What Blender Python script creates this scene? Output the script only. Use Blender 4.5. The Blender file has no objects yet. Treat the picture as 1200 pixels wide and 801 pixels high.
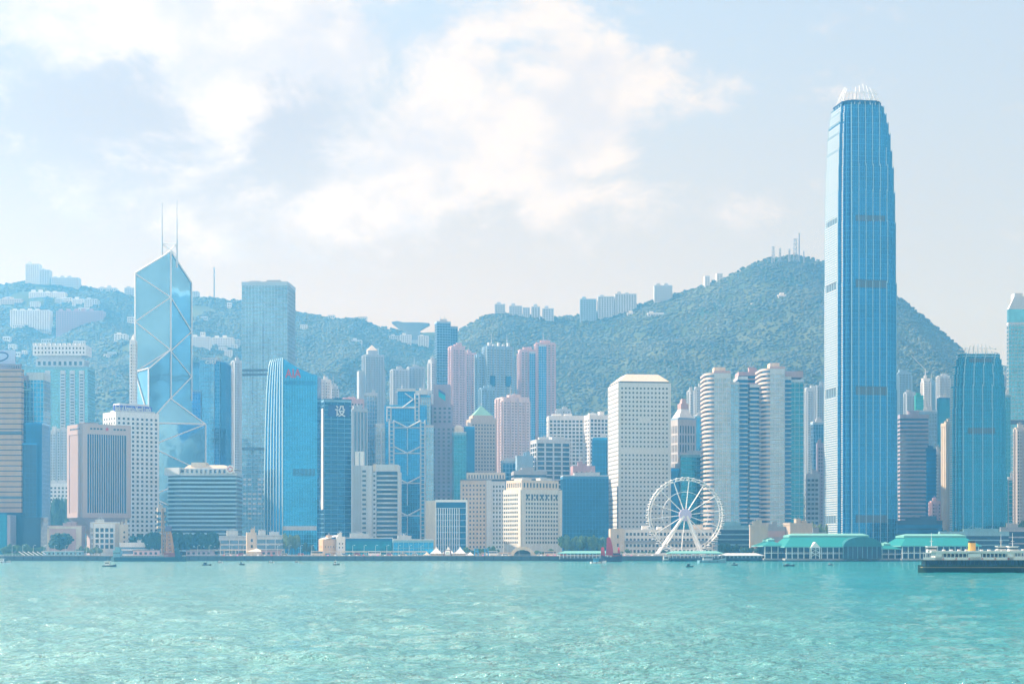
import bpy, math, random
import numpy as np
from mathutils import Vector, Matrix

C = bpy.context.scene.collection
SC = bpy.context.scene
R = math.radians
# ------------------------------------------------------------------ camera
F, H, HY = 2013.0, 12.0, 639.0          # focal length in photo pixels (1200 wide), eye height in metres, horizon row
cam = bpy.data.objects.new('camera', bpy.data.cameras.new('camera'))
C.objects.link(cam)
cam.location = (0, 0, H); cam.rotation_euler = (R(90), 0, 0)
cam.data.sensor_width = 36; cam.data.lens = 36 * F / 1200
cam.data.shift_y = (HY - 400.5) / 1200
cam.data.clip_start = 1; cam.data.clip_end = 30000
SC.camera = cam
# ------------------------------------------------------------------ sky, sun, exposure
SUN_EL, SUN_AZ = R(40), R(-72)           # azimuth from +Y (view direction) towards +X
SKY_STRENGTH = 0.13
SUN_STRENGTH = 5.0
EXPOSURE = 0.9
SC.view_settings.view_transform = 'Standard'
SC.view_settings.look = 'None'
SC.view_settings.exposure = EXPOSURE
SC.view_settings.gamma = 1
SC.view_settings.use_curve_mapping = False
sd = Vector((math.sin(SUN_AZ) * math.cos(SUN_EL), math.cos(SUN_AZ) * math.cos(SUN_EL), math.sin(SUN_EL)))
sl = bpy.data.lights.new('sun', 'SUN'); sl.energy = SUN_STRENGTH; sl.angle = R(0.6); sl.color = (1, .93, .86)
so = bpy.data.objects.new('sun', sl); C.objects.link(so)
so.rotation_euler = (-sd).to_track_quat('-Z', 'Y').to_euler()
W = bpy.data.worlds.new('World'); SC.world = W; W.use_nodes = True
nt = W.node_tree; N = nt.nodes; L = nt.links; N.clear()
def nd(t, **kw):
    n = N.new(t)
    for k, v in kw.items(): setattr(n, k, v)
    return n
def mth(op, a, b=None, c=None, clamp=False):
    n = nd('ShaderNodeMath', operation=op, use_clamp=clamp)
    for i, v in enumerate((a, b, c)):
        if v is None: continue
        if isinstance(v, (int, float)): n.inputs[i].default_value = v
        else: L.new(v, n.inputs[i])
    return n.outputs[0]
def mixc(f, a, b):
    n = nd('ShaderNodeMix', data_type='RGBA')
    if isinstance(f, (int, float)): n.inputs[0].default_value = f
    else: L.new(f, n.inputs[0])
    for s, v in ((6, a), (7, b)):
        if isinstance(v, tuple): n.inputs[s].default_value = (*v, 1)
        else: L.new(v, n.inputs[s])
    return n.outputs[2]
sky = nd('ShaderNodeTexSky', sky_type='NISHITA', sun_disc=False)
sky.sun_elevation = SUN_EL; sky.sun_rotation = SUN_AZ; sky.altitude = 10
sky.air_density = 1.0; sky.dust_density = 1.6; sky.ozone_density = 2.0
tc = nd('ShaderNodeTexCoord')
sep = nd('ShaderNodeSeparateXYZ'); L.new(tc.outputs['Generated'], sep.inputs[0])
dx, dy, dz = sep.outputs
def blob(px, py, rx, ry, amp):           # soft ellipse of cloud cover round one direction in the sky
    v = Vector(((px - 600) / F, 1, (HY - py) / F)).normalized()
    a = mth('DIVIDE', mth('SUBTRACT', dx, v.x), rx / F)
    b = mth('DIVIDE', mth('SUBTRACT', dz, v.z), ry / F)
    r2 = mth('ADD', mth('MULTIPLY', a, a), mth('MULTIPLY', b, b))
    front = mth('GREATER_THAN', dy, 0)
    return mth('MULTIPLY', mth('MULTIPLY', mth('EXPONENT', mth('MULTIPLY', r2, -1.0)), amp), front)
def noise(scale, detail, rough, sx=1, sz=1.6, off=0, dist=0.0):
    mp = nd('ShaderNodeMapping'); L.new(tc.outputs['Generated'], mp.inputs[0])
    mp.inputs['Scale'].default_value = (sx, 1, sz); mp.inputs['Location'].default_value = (off, off * .7, off * .3)
    n = nd('ShaderNodeTexNoise'); L.new(mp.outputs[0], n.inputs['Vector'])
    n.inputs['Scale'].default_value = scale; n.inputs['Detail'].default_value = detail
    n.inputs['Roughness'].default_value = rough; n.inputs['Distortion'].default_value = dist
    return n.outputs['Fac']
CL = [(200, 20, 260, 60, .2), (130, 230, 160, 50, .2), (430, 150, 200, 110, .22), (60, 20, 90, 40, .3), (330, 30, 120, 40, .3), (640, 120, 130, 110, .25), (300, 250, 300, 40, .12), (255, 120, 60, 55, .85), (215, 60, 60, 40, .4), (110, 40, 75, 45, .30), (420, 40, 110, 60, .34), (520, 95, 55, 45, .45), (600, 180, 110, 60, .50),
      (700, 60, 85, 60, .50), (690, 175, 70, 60, .45), (785, 85, 40, 35, .32), (660, 235, 80, 30, .28), (850, 240, 75, 32, .40), (560, 8, 60, 16, -.25), (565, 150, 45, 28, -.28),
      (1110, 188, 24, 14, .26), (490, 30, 60, 16, -.2), (15, 105, 26, 18, .2), (500, 190, 60, 40, .25), (745, 130, 34, 22, .2)]
cov = 0.0
for c_ in CL: cov = mth('ADD', blob(*c_), cov)
cov = mth('ADD', cov, mth('MULTIPLY', mth('LESS_THAN', dy, 0), .6))  # unseen extra cloud behind the camera, added to brighten the shaded fronts
n1 = noise(10.0, 14, .66, off=3.1, dist=.2, sz=1.7); n2 = noise(3.0, 4, .5, off=9.3)
dens = mth('ADD', cov, mth('MULTIPLY', mth('SUBTRACT', n1, .5), 3.0))
lit = nd('ShaderNodeMapRange', interpolation_type='SMOOTHSTEP'); L.new(dens, lit.inputs[0])
lit.inputs[1].default_value = .08; lit.inputs[2].default_value = .56
# soft grey sheet of thicker cloud at upper left
shade = blob(130, 135, 210, 95, .8)
shade = mth('ADD', shade, blob(340, 120, 70, 90, .45))
shade = mth('MULTIPLY', shade, mth('ADD', mth('MULTIPLY', n2, .9), .45), clamp=True)
veil = mth('ADD', mth('MULTIPLY', n2, .4), .6, clamp=True)
hor = nd('ShaderNodeMapRange', interpolation_type='SMOOTHSTEP'); L.new(dz, hor.inputs[0])
hor.inputs[1].default_value = .36; hor.inputs[2].default_value = .05; hor.inputs[3].default_value = 0; hor.inputs[4].default_value = .9
east = nd('ShaderNodeMapRange', interpolation_type='SMOOTHSTEP'); L.new(dx, east.inputs[0])
east.inputs[1].default_value = .3; east.inputs[2].default_value = -.1; east.inputs[3].default_value = 0.45; east.inputs[4].default_value = 1
base = mixc(veil, sky.outputs[0], (2.5, 2.75, 3.1))
base = mixc(mth('MULTIPLY', hor.outputs[0], east.outputs[0]), base, (3.6, 2.5, 1.3))
base = mixc(mth('MULTIPLY', shade, .8, clamp=True), base, (2.4, 2.1, 2.1))
n3 = noise(17.0, 8, .6, off=3.4, dist=.1, sz=1.6)
sh3 = nd('ShaderNodeMapRange', interpolation_type='SMOOTHSTEP'); L.new(n3, sh3.inputs[0]); sh3.inputs[1].default_value = .36; sh3.inputs[2].default_value = .6
cloudc = mixc(sh3.outputs[0], (3.35, 3.1, 3.05), (4.35, 3.8, 3.25))
base = mixc(mth('MULTIPLY', lit.outputs[0], .9), base, cloudc)
bg = nd('ShaderNodeBackground'); L.new(base, bg.inputs[0]); bg.inputs[1].default_value = SKY_STRENGTH
wo = nd('ShaderNodeOutputWorld'); L.new(bg.outputs[0], wo.inputs[0])
SC.render.engine = 'CYCLES'
cy = SC.cycles
cy.max_bounces = 6; cy.diffuse_bounces = 2; cy.glossy_bounces = 3; cy.transmission_bounces = 2; cy.volume_bounces = 1
cy.use_denoising = True; cy.use_adaptive_sampling = True; cy.adaptive_threshold = .015
cy.caustics_reflective = False; cy.caustics_refractive = False
# ------------------------------------------------------------------ materials
MATS = {}
def newmat(name):
    m = bpy.data.materials.new(name); m.use_nodes = True
    t = m.node_tree; b = t.nodes['Principled BSDF']
    return m, t, b
def paint(name, col, rough=.75, var=.16, scale=.08, spec=.3, metal=0, streak=True):
    """matt wall paint, stone or concrete with rain streaks and blotches"""
    if name in MATS: return MATS[name]
    m, t, b = newmat(name)
    g = t.nodes.new('ShaderNodeTexCoord'); mp = t.nodes.new('ShaderNodeMapping')
    mp.inputs['Scale'].default_value = (1, 1, .18 if streak else 1)
    n = t.nodes.new('ShaderNodeTexNoise'); n.inputs['Scale'].default_value = scale * 5; n.inputs['Detail'].default_value = 6
    n.inputs['Roughness'].default_value = .65
    t.links.new(g.outputs['Object'], mp.inputs[0]); t.links.new(mp.outputs[0], n.inputs['Vector'])
    r = t.nodes.new('ShaderNodeMapRange'); r.inputs[1].default_value = .3; r.inputs[2].default_value = .7
    r.inputs[3].default_value = 1 - var; r.inputs[4].default_value = 1 + var * .5
    t.links.new(n.outputs['Fac'], r.inputs[0])
    mu = t.nodes.new('ShaderNodeVectorMath'); mu.operation = 'SCALE'; mu.inputs[0].default_value = col
    t.links.new(r.outputs[0], mu.inputs['Scale']); t.links.new(mu.outputs[0], b.inputs['Base Color'])
    b.inputs['Roughness'].default_value = rough; b.inputs['Specular IOR Level'].default_value = spec; b.inputs['Metallic'].default_value = metal
    MATS[name] = m; return m
def glass(name, col, rough=.12, metal=.75, pane=(3.1, 3.1, 4.1), var=.22, tilt=.012):
    """reflective curtain-wall glass: every pane has its own tone and a very slight tilt"""
    if name in MATS: return MATS[name]
    m, t, b = newmat(name)
    g = t.nodes.new('ShaderNodeTexCoord')
    s = t.nodes.new('ShaderNodeVectorMath'); s.operation = 'SNAP'; s.inputs[1].default_value = pane
    ad = t.nodes.new('ShaderNodeVectorMath'); ad.inputs[1].default_value = (.37, .37, .21)
    t.links.new(g.outputs['Object'], ad.inputs[0]); t.links.new(ad.outputs[0], s.inputs[0])
    w = t.nodes.new('ShaderNodeTexWhiteNoise'); t.links.new(s.outputs[0], w.inputs['Vector'])
    big = t.nodes.new('ShaderNodeTexNoise'); big.inputs['Scale'].default_value = .035; big.inputs['Detail'].default_value = 3
    t.links.new(g.outputs['Object'], big.inputs['Vector'])
    a = t.nodes.new('ShaderNodeMath'); a.operation = 'MULTIPLY_ADD'; t.links.new(w.outputs['Value'], a.inputs[0]); a.inputs[1].default_value = var
    a2 = t.nodes.new('ShaderNodeMath'); a2.operation = 'MULTIPLY_ADD'; t.links.new(big.outputs['Fac'], a2.inputs[0]); a2.inputs[1].default_value = .9
    a2.inputs[2].default_value = .55 - var / 2; t.links.new(a2.outputs[0], a.inputs[2])
    mu = t.nodes.new('ShaderNodeVectorMath'); mu.operation = 'SCALE'; mu.inputs[0].default_value = col
    t.links.new(a.outputs[0], mu.inputs['Scale']); t.links.new(mu.outputs[0], b.inputs['Base Color'])
    ge = t.nodes.new('ShaderNodeNewGeometry')
    sb = t.nodes.new('ShaderNodeVectorMath'); sb.operation = 'SUBTRACT'; t.links.new(w.outputs['Color'], sb.inputs[0]); sb.inputs[1].default_value = (.5, .5, .5)
    sc_ = t.nodes.new('ShaderNodeVectorMath'); sc_.operation = 'SCALE'; t.links.new(sb.outputs[0], sc_.inputs[0]); sc_.inputs['Scale'].default_value = tilt
    wv = t.nodes.new('ShaderNodeTexNoise'); wv.inputs['Scale'].default_value = .07; wv.inputs['Detail'].default_value = 2; t.links.new(g.outputs['Object'], wv.inputs['Vector'])
    w2 = t.nodes.new('ShaderNodeVectorMath'); w2.operation = 'SUBTRACT'; t.links.new(wv.outputs['Color'], w2.inputs[0]); w2.inputs[1].default_value = (.5, .5, .5)
    w3 = t.nodes.new('ShaderNodeVectorMath'); w3.operation = 'MULTIPLY_ADD'; t.links.new(w2.outputs[0], w3.inputs[0]); w3.inputs[1].default_value = (.12, .12, .12); t.links.new(ge.outputs['Normal'], w3.inputs[2])
    an = t.nodes.new('ShaderNodeVectorMath'); t.links.new(w3.outputs[0], an.inputs[0]); t.links.new(sc_.outputs[0], an.inputs[1])
    nn = t.nodes.new('ShaderNodeVectorMath'); nn.operation = 'NORMALIZE'; t.links.new(an.outputs[0], nn.inputs[0]); t.links.new(nn.outputs[0], b.inputs['Normal'])
    b.inputs['Roughness'].default_value = rough; b.inputs['Metallic'].default_value = metal
    MATS[name] = m; return m
WHITE = paint('white_wall', (.76, .76, .76)); CREAM = paint('cream_wall', (.62, .53, .42)); BEIGE = paint('beige_wall', (.5, .42, .34))
PINK = paint('pink_wall', (.5, .34, .33)); ROSE = paint('rose_wall', (.42, .27, .29)); GREY = paint('grey_wall', (.33, .34, .36)); LGREY = paint('light_grey_wall', (.54, .57, .60))
BROWN = paint('tan_stone', (.43, .27, .17)); MAUVE = paint('mauve_stone', (.3, .26, .32)); DARK = paint('dark_stone', (.09, .12, .15)); CONC = paint('concrete', (.36, .35, .33))
PALEBLUE = paint('pale_blue_wall', (.33, .45, .56)); TEALW = paint('teal_wall', (.2, .38, .45)); GREENTOP = paint('green_copper', (.22, .45, .36), rough=.5)
STEEL = paint('painted_steel', (.55, .58, .6), rough=.4, metal=.3, var=.06); WSTEEL = paint('white_steel', (.78, .78, .78), rough=.4, var=.05)
BLACK = paint('black_paint', (.02, .025, .03), rough=.5); RED = paint('red_paint', (.55, .04, .05), rough=.6); NAVY = paint('navy_panel', (.03, .08, .25), rough=.5)
PLAZA = paint('promenade_paving', (.4, .36, .31), scale=.5, streak=False)
G_BLUE = glass('blue_glass', (.006, .21, .50)); G_DEEP = glass('deep_blue_glass', (.004, .09, .21)); G_CYAN = glass('cyan_glass', (.02, .30, .60))
G_PALE = glass('pale_glass', (.2, .40, .54)); G_TEAL = glass('teal_glass', (.01, .21, .31)); G_GREY = glass('grey_glass', (.12, .2, .28)); G_DARK = glass('dark_glass', (.012, .04, .075), metal=.5)
G_SIL = glass('silver_glass', (.32, .42, .47), rough=.25)
WIN = glass('window_glass', (.02, .05, .08), metal=.3, rough=.15, pane=(3, 3, 3), var=.6)
# ------------------------------------------------------------------ mesh builder
class MB:
    def __init__(s): s.b = []; s.v = []; s.f = []
    def box(s, x0, x1, y0, y1, z0, z1): s.b.append((x0, x1, y0, y1, z0, z1)); return s
    def prism(s, poly, z0, z1, poly2=None):
        n = len(poly); o = len(s.v); p2 = poly2 or poly
        s.v += [(x, y, z0) for x, y in poly] + [(x, y, z1) for x, y in p2]
        s.f += [(o + i, o + (i + 1) % n, o + n + (i + 1) % n, o + n + i) for i in range(n)]
        s.f += [tuple(o + i for i in reversed(range(n))), tuple(o + n + i for i in range(n))]
        return s
    def hull(s, pts, faces):
        o = len(s.v); s.v += [tuple(p) for p in pts]; s.f += [tuple(o + i for i in f) for f in faces]; return s
    def bar(s, p, q, r, n=4, r2=None):
        p, q = Vector(p), Vector(q); d = (q - p)
        if d.length < 1e-6: return s
        d.normalize(); a = d.orthogonal().normalized(); b = d.cross(a); o = len(s.v)
        r2 = r if r2 is None else r2
        for c, rr in ((p, r), (q, r2)):
            for i in range(n):
                t = 2 * math.pi * (i + .5) / n; s.v.append(tuple(c + (a * math.cos(t) + b * math.sin(t)) * rr))
        s.f += [(o + i, o + (i + 1) % n, o + n + (i + 1) % n, o + n + i) for i in range(n)]
        s.f += [tuple(o + i for i in reversed(range(n))), tuple(o + n + i for i in range(n))]
        return s
    def ring(s, c, rad, r, n=48, axis='y'):
        P = []
        for i in range(n):
            t = 2 * math.pi * i / n; u, w = rad * math.cos(t), rad * math.sin(t)
            P.append((c[0] + u, c[1], c[2] + w) if axis == 'y' else (c[0] + u, c[1] + w, c[2]))
        for i in range(n): s.bar(P[i], P[(i + 1) % n], r)
        return s
    def loft(s, secs):                       # list of closed loops with the same vertex count
        n = len(secs[0]); o = len(s.v)
        for q in secs: s.v += [tuple(p) for p in q]
        for k in range(len(secs) - 1):
            for i in range(n):
                a = o + k * n + i; b_ = o + k * n + (i + 1) % n
                s.f.append((a, b_, b_ + n, a + n))
        s.f += [tuple(o + i for i in reversed(range(n))), tuple(o + (len(secs) - 1) * n + i for i in range(n))]
        return s
    def mesh(s, name, mat):
        me = bpy.data.meshes.new(name); nb = len(s.b)
        V = np.zeros((0, 3)); loops = []; starts = []
        if nb:
            B = np.array(s.b, float); ix = np.array([[0, 2, 4], [1, 2, 4], [1, 3, 4], [0, 3, 4], [0, 2, 5], [1, 2, 5], [1, 3, 5], [0, 3, 5]])
            V = B[:, ix].reshape(-1, 3)
            q = np.array([[0, 3, 2, 1], [4, 5, 6, 7], [0, 1, 5, 4], [1, 2, 6, 5], [2, 3, 7, 6], [3, 0, 4, 7]])
            lo = (np.arange(nb)[:, None, None] * 8 + q[None]).reshape(-1)
        else: lo = np.zeros(0, int)
        cnt = np.full(nb * 6, 4)
        if s.f:
            ex = np.array([i for f in s.f for i in f]) + len(V); lo = np.concatenate([lo, ex]); cnt = np.concatenate([cnt, [len(f) for f in s.f]])
            V = np.concatenate([V, np.array(s.v, float)])
        me.vertices.add(len(V)); me.vertices.foreach_set('co', V.astype('f4').ravel())
        me.loops.add(len(lo)); me.loops.foreach_set('vertex_index', lo.astype('i4'))
        me.polygons.add(len(cnt)); st = np.concatenate([[0], np.cumsum(cnt)[:-1]])
        me.polygons.foreach_set('loop_start', st.astype('i4')); me.polygons.foreach_set('loop_total', cnt.astype('i4'))
        me.polygons.foreach_set('use_smooth', np.zeros(len(cnt), bool)); me.update(calc_edges=True); me.validate()
        me.materials.append(mat); return me
    def build(s, name, mat, root=None, fr=None, stuff=False):
        if not s.b and not s.f: return None
        ob = bpy.data.objects.new(name, s.mesh(name, mat)); C.objects.link(ob)
        if root is not None: attach(ob, root, fr)
        elif fr is not None: ob.location = (fr.x, fr.y, fr.z); ob.rotation_euler = (0, 0, fr.t)
        if stuff: ob['kind'] = 'stuff'
        return ob
class Fr:
    """a footprint: near corner x,y, ground height z, turn t, width w, depth d, height h"""
    def __init__(s, x, y, z, t=0, w=1, d=1, h=1): s.x, s.y, s.z, s.t, s.w, s.d, s.h = x, y, z, t, w, d, h
    def sub(s, lx, ly, lz, w, d, h):
        c, n = math.cos(s.t), math.sin(s.t)
        return Fr(s.x + lx * c - ly * n, s.y + lx * n + ly * c, s.z + lz, s.t, w, d, h)
def attach(ob, root, fr=None, lx=0, ly=0, lz=0, rz=0):
    ob.parent = root
    if fr is None: ob.location = (lx, ly, lz); return
    c, n = math.cos(fr.t), math.sin(fr.t)
    x, y, z = fr.x + lx * c - ly * n, fr.y + lx * n + ly * c, fr.z + lz
    r = root.rotation_euler.z; x -= root.location.x; y -= root.location.y
    ob.location = (x * math.cos(r) + y * math.sin(r), -x * math.sin(r) + y * math.cos(r), z - root.location.z)
    ob.rotation_euler = (0, 0, fr.t - r + rz)
def tag(o, label=None, cat=None, group=None, kind=None):
    if label: o['label'] = label
    if cat: o['category'] = cat
    if group: o['group'] = group
    if kind: o['kind'] = kind
    return o
def thing(name, label, cat, fr, group=None):
    o = bpy.data.objects.new(name, None); C.objects.link(o); o.empty_display_size = 5
    o.location = (fr.x, fr.y, fr.z); o.rotation_euler = (0, 0, fr.t)
    return tag(o, label, cat, group)
GZ = 4.0                                      # level of the made ground behind the sea wall
def PX(px, Y): return (px - 600) / F * Y
def PZ(py, Y): return H + (HY - py) / F * Y
def fp(x0, xc, x1, top, Y, bot=None, ratio=1.0, t=None, d=None, side='l'):
    """footprint from what the picture shows: left edge, near corner and right edge of the building, its top row and its distance"""
    k0, kc, k1 = [(p - 600) / F for p in (x0, xc, x1)]
    cx = kc * Y; z = GZ if bot is None else PZ(bot, Y)
    h = PZ(top, Y) - z
    if t is not None or xc == x0 or xc == x1:
        t = 0 if t is None else R(t); w = (k1 * Y - cx) / (math.cos(t) - k1 * math.sin(t)) if xc != x1 else (cx - k0 * Y)
        if xc == x1: cx = k0 * Y
        return Fr(cx, Y, z, t, w, d or w * ratio, h)
    lo, hi = R(.5), R(80)
    def wd(t):
        a = math.cos(t) - k1 * math.sin(t); b = -math.sin(t) - k0 * math.cos(t)
        w = (k1 * Y - cx) / a if a > 1e-4 else 1e6
        dd = (k0 * Y - cx) / b if b < -1e-4 else 1e6
        return w, dd
    for _ in range(60):
        mid = (lo + hi) / 2; w, dd = wd(mid)
        if dd > w * ratio: lo = mid
        else: hi = mid
    w, dd = wd(mid)
    return Fr(cx, Y, z, mid, w, dd, h)
def fpr(x0, xc, x1, top, Y, bot=None, ratio=1.0):
    """as fp, for a building whose right side shows: front from x0 to the corner xc, side from xc to x1"""
    k0, kc, k1 = [(p - 600) / F for p in (x0, xc, x1)]
    z = GZ if bot is None else PZ(bot, Y); h = PZ(top, Y) - z; cx = kc * Y
    lo, hi = R(.5), R(80)
    def wd(t):                                # turn is negative: t = -a
        w = (cx - k0 * Y) / (math.cos(t) + k0 * math.sin(t))
        b = math.sin(t) - k1 * math.cos(t); dd = (k1 * Y - cx) / b if b > 1e-4 else 1e6
        return w, dd
    for _ in range(60):
        mid = (lo + hi) / 2; w, dd = wd(mid)
        if dd > w * ratio: lo = mid
        else: hi = mid
    w, dd = wd(mid)
    return Fr(cx - w * math.cos(mid), Y + w * math.sin(mid), z, -mid, w, dd, h)
def fbox(mb, fr, s, u0, u1, z0, z1, o0, o1):
    if s == 0: mb.box(u0, u1, -o1, -o0, z0, z1)
    elif s == 1: mb.box(fr.w + o0, fr.w + o1, u0, u1, z0, z1)
    elif s == 2: mb.box(fr.w - u1, fr.w - u0, fr.d + o0, fr.d + o1, z0, z1)
    else: mb.box(-o1, -o0, fr.d - u1, fr.d - u0, z0, z1)
def slen(fr, s): return fr.w if s % 2 == 0 else fr.d
# ------------------------------------------------------------------ facades
def f_grid(fr, root, wall, win, px=3.2, pz=3.6, fw=.55, fh=.5, proud=.45, indiv=100, top=3.0, bot=5.0, part='wall', wname='window', sides=(0, 3, 1), ring=True, drop=0.0):
    wb = MB(); wb.box(0, fr.w, 0, fr.d, 0, fr.h); st = MB(); k = 0
    rnd = random.Random(int(fr.x * 7 + fr.h)); shared = {}
    nz = max(1, int((fr.h - top - bot) / pz)); dz_ = (fr.h - top - bot) / nz
    for s in sides:
        Ls = slen(fr, s); n = max(1, round((Ls - 1.2) / px)); du = (Ls - 1.2) / n; m = .6
        for i in range(n + 1):
            u = m + i * du; a = du * (1 - fw) / 2
            fbox(wb, fr, s, max(0, u - a), min(Ls, u + a), 0, fr.h, 0, proud)
        for j in range(nz + 1):
            z = bot + j * dz_; a = dz_ * (1 - fh) / 2
            fbox(wb, fr, s, 0.01, Ls - .01, max(.02, z - a) if j else 0.02, min(fr.h - .02, z + a) if j < nz else fr.h - .02, 0, proud - .04)
        for j in reversed(range(nz)):
            for i in range(n):
                if drop and rnd.random() < drop: continue
                u = m + (i + .5) * du; z = bot + (j + .5) * dz_; a, b = du * fw / 2 + .02, dz_ * fh / 2 + .02
                if s == 0 and k < indiv:
                    if 'm' not in shared: shared['m'] = MB().box(-a, a, -.07, -.015, -b, b).mesh('window', win)
                    o = bpy.data.objects.new(wname, shared['m']); C.objects.link(o); attach(o, root, fr, u, 0, z); k += 1
                else: fbox(st, fr, s, u - a, u + a, z - b, z + b, .015, .07)
    wb.build(part, wall, root, fr)
    st.build(wname, win, root, fr, stuff=True)
def f_curtain(fr, root, g, mull, px=3.0, pz=4.0, fin=.16, band=.35, proud=.22, sides=(0, 3, 1), dark=None, darkmat=None, every=1, cap=2.0):
    MB().box(0, fr.w, 0, fr.d, 0, fr.h).build('glazing', g, root, fr)
    m = MB()
    for s in sides:
        Ls = slen(fr, s); n = max(1, round(Ls / px))
        for i in range(n + 1):
            u = Ls * i / n; fbox(m, fr, s, max(0, u - fin), min(Ls, u + fin), 0, fr.h, 0, proud)
        nz = int(fr.h / pz)
        for j in range(1, nz + 1, every): fbox(m, fr, s, .02, Ls - .02, j * pz - band / 2, j * pz + band / 2, 0, proud - .06)
        if cap: fbox(m, fr, s, 0, Ls, fr.h - cap, fr.h + .4, .0, proud + .1)
    m.build('mullion_grid', mull, root, fr)
    for z0, z1 in (dark or []):
        q = MB()
        for s in sides: fbox(q, fr, s, .3, slen(fr, s) - .3, z0, z1, 0, proud + .12)
        q.build('plant_floor_band', darkmat or DARK, root, fr)
def f_bands(fr, root, slab, g, pz=3.8, sh=1.7, proud=.9, pier=None, pw=.8, sides=(0, 3, 1), bot=4, top=2.5, rnd=0):
    MB().box(0, fr.w, 0, fr.d, 0, fr.h).build('glazing', g, root, fr)
    m = MB(); nz = max(1, int((fr.h - bot - top) / pz)); dz_ = (fr.h - bot - top) / nz
    for j in range(nz + 1):
        z = bot + j * dz_
        z1 = z + sh if j < nz else fr.h + .5
        m.box(-proud, fr.w + proud, -proud, fr.d + proud, z, z1)
    m.box(-proud, fr.w + proud, -proud, fr.d + proud, 0, bot * .35)
    m.build('floor_band', slab, root, fr)
    if pier:
        q = MB()
        for s in sides:
            Ls = slen(fr, s); n = max(1, round(Ls / pier))
            for i in range(n + 1):
                u = Ls * i / n; fbox(q, fr, s, max(-proud, u - pw / 2), min(Ls + proud, u + pw / 2), 0, fr.h + .6, 0, proud + .15)
        q.build('pier', slab, root, fr)
def f_fins(fr, root, g, fin, px=3, fw=.8, proud=1.0, sides=(0, 3, 1), pz=None, bot=0, top=2):
    MB().box(0, fr.w, 0, fr.d, 0, fr.h).build('glazing', g, root, fr)
    q = MB()
    for s in sides:
        Ls = slen(fr, s); n = max(1, round(Ls / px))
        for i in range(n + 1):
            u = Ls * i / n; fbox(q, fr, s, max(-.02, u - fw / 2), min(Ls + .02, u + fw / 2), bot, fr.h, 0, proud)
        fbox(q, fr, s, 0, Ls, fr.h - top, fr.h + .5, 0, proud + .2)
        if pz:
            for j in range(1, int(fr.h / pz)): fbox(q, fr, s, .05, Ls - .05, j * pz - .2, j * pz + .2, 0, proud - .1)
    q.build('fin', fin, root, fr)
def f_resi(fr, root, wall, win, pz=3.1, bay=5.5, bd=1.6, line=.5, trim=None, seed=1):
    """flats: a slab with projecting bays, floor lines and rows of small windows"""
    rnd = random.Random(seed); wb = MB(); st = MB(); tr = MB(); wb.box(0, fr.w, 0, fr.d, 0, fr.h)
    nz = int((fr.h - 4) / pz)
    for s in (0, 3, 1):
        Ls = slen(fr, s); n = max(2, round(Ls / bay)); du = Ls / n
        for i in range(n):
            out = i % 2 == 0; u0, u1 = i * du, (i + 1) * du; o = bd if out else 0
            if out: fbox(wb, fr, s, u0 + .3, u1 - .3, 0, fr.h - rnd.choice((0, 0, pz)), 0, o)
            if not out or rnd.random() < .3: fbox(tr, fr, s, (u0 + u1) / 2 - .25, (u0 + u1) / 2 + .25, 0, fr.h - 1, o, o + .35)
            for j in range(nz):
                z = 3 + j * pz
                for q in ((.28, .46), (.56, .76)) if du > 4 else ((.3, .72),):
                    fbox(st, fr, s, u0 + du * q[0], u0 + du * q[1], z + .8, z + 2.3, o, o + .06)
                if line: fbox(tr, fr, s, u0 + .32, u1 - .32, z - .12, z + .22, o, o + line * (.8 if out else .5))
    wb.build('wall', wall, root, fr); tr.build('trim', trim or wall, root, fr); st.build('window', win, root, fr, stuff=True)
def f_plain(fr, root, mat, name='wall'): MB().box(0, fr.w, 0, fr.d, 0, fr.h).build(name, mat, root, fr)
# ------------------------------------------------------------------ roofs
def r_plant(fr, root, mat=None, seed=0, n=2, hmax=6, mast=False, parapet=True):
    rnd = random.Random(seed + 5); mat = mat or LGREY; p = MB(); h = fr.h
    if parapet:
        for s in range(4): fbox(p, fr, s, (-.3 if s % 2 == 0 else 0), slen(fr, s) + (.3 if s % 2 == 0 else 0), h - .4, h + 1.2, -.5, .3)
        p.build('parapet', mat, root, fr)
    for i in range(n):
        a = rnd.uniform(.18, .4) * fr.w; b = rnd.uniform(.2, .45) * fr.d; x = rnd.uniform(.08, .9 - a / fr.w) * fr.w; y = rnd.uniform(.08, .4) * fr.d
        hh = rnd.uniform(.5, 1) * hmax
        q = MB().box(x, x + a, y, y + b, h - .1, h + hh)
        q.box(x - .3, x + a + .3, y - .3, y + b + .3, h + hh, h + hh + .4)
        for k in range(2): q.bar((x + a * rnd.random(), y + b / 2, h + hh), (x + a * rnd.random(), y + b / 2, h + hh + rnd.uniform(1, 3)), .12)
        q.build('rooftop_plant', mat, root, fr)
    if mast: r_mast(fr, root, fr.w * .4, fr.d * .4, h, h + mast)
def r_mast(fr, root, lx, ly, z0, z1, r=.35, mat=None):
    q = MB().bar((lx, ly, z0), (lx, ly, z0 + (z1 - z0) * .6), r, 6).bar((lx, ly, z0 + (z1 - z0) * .6), (lx, ly, z1), r * .55, 6)
    for k in range(3): z = z0 + (z1 - z0) * (.3 + .2 * k); q.bar((lx - r * 4, ly, z), (lx + r * 4, ly, z), r * .35)
    return q.build('mast', mat or STEEL, root, fr)
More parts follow.
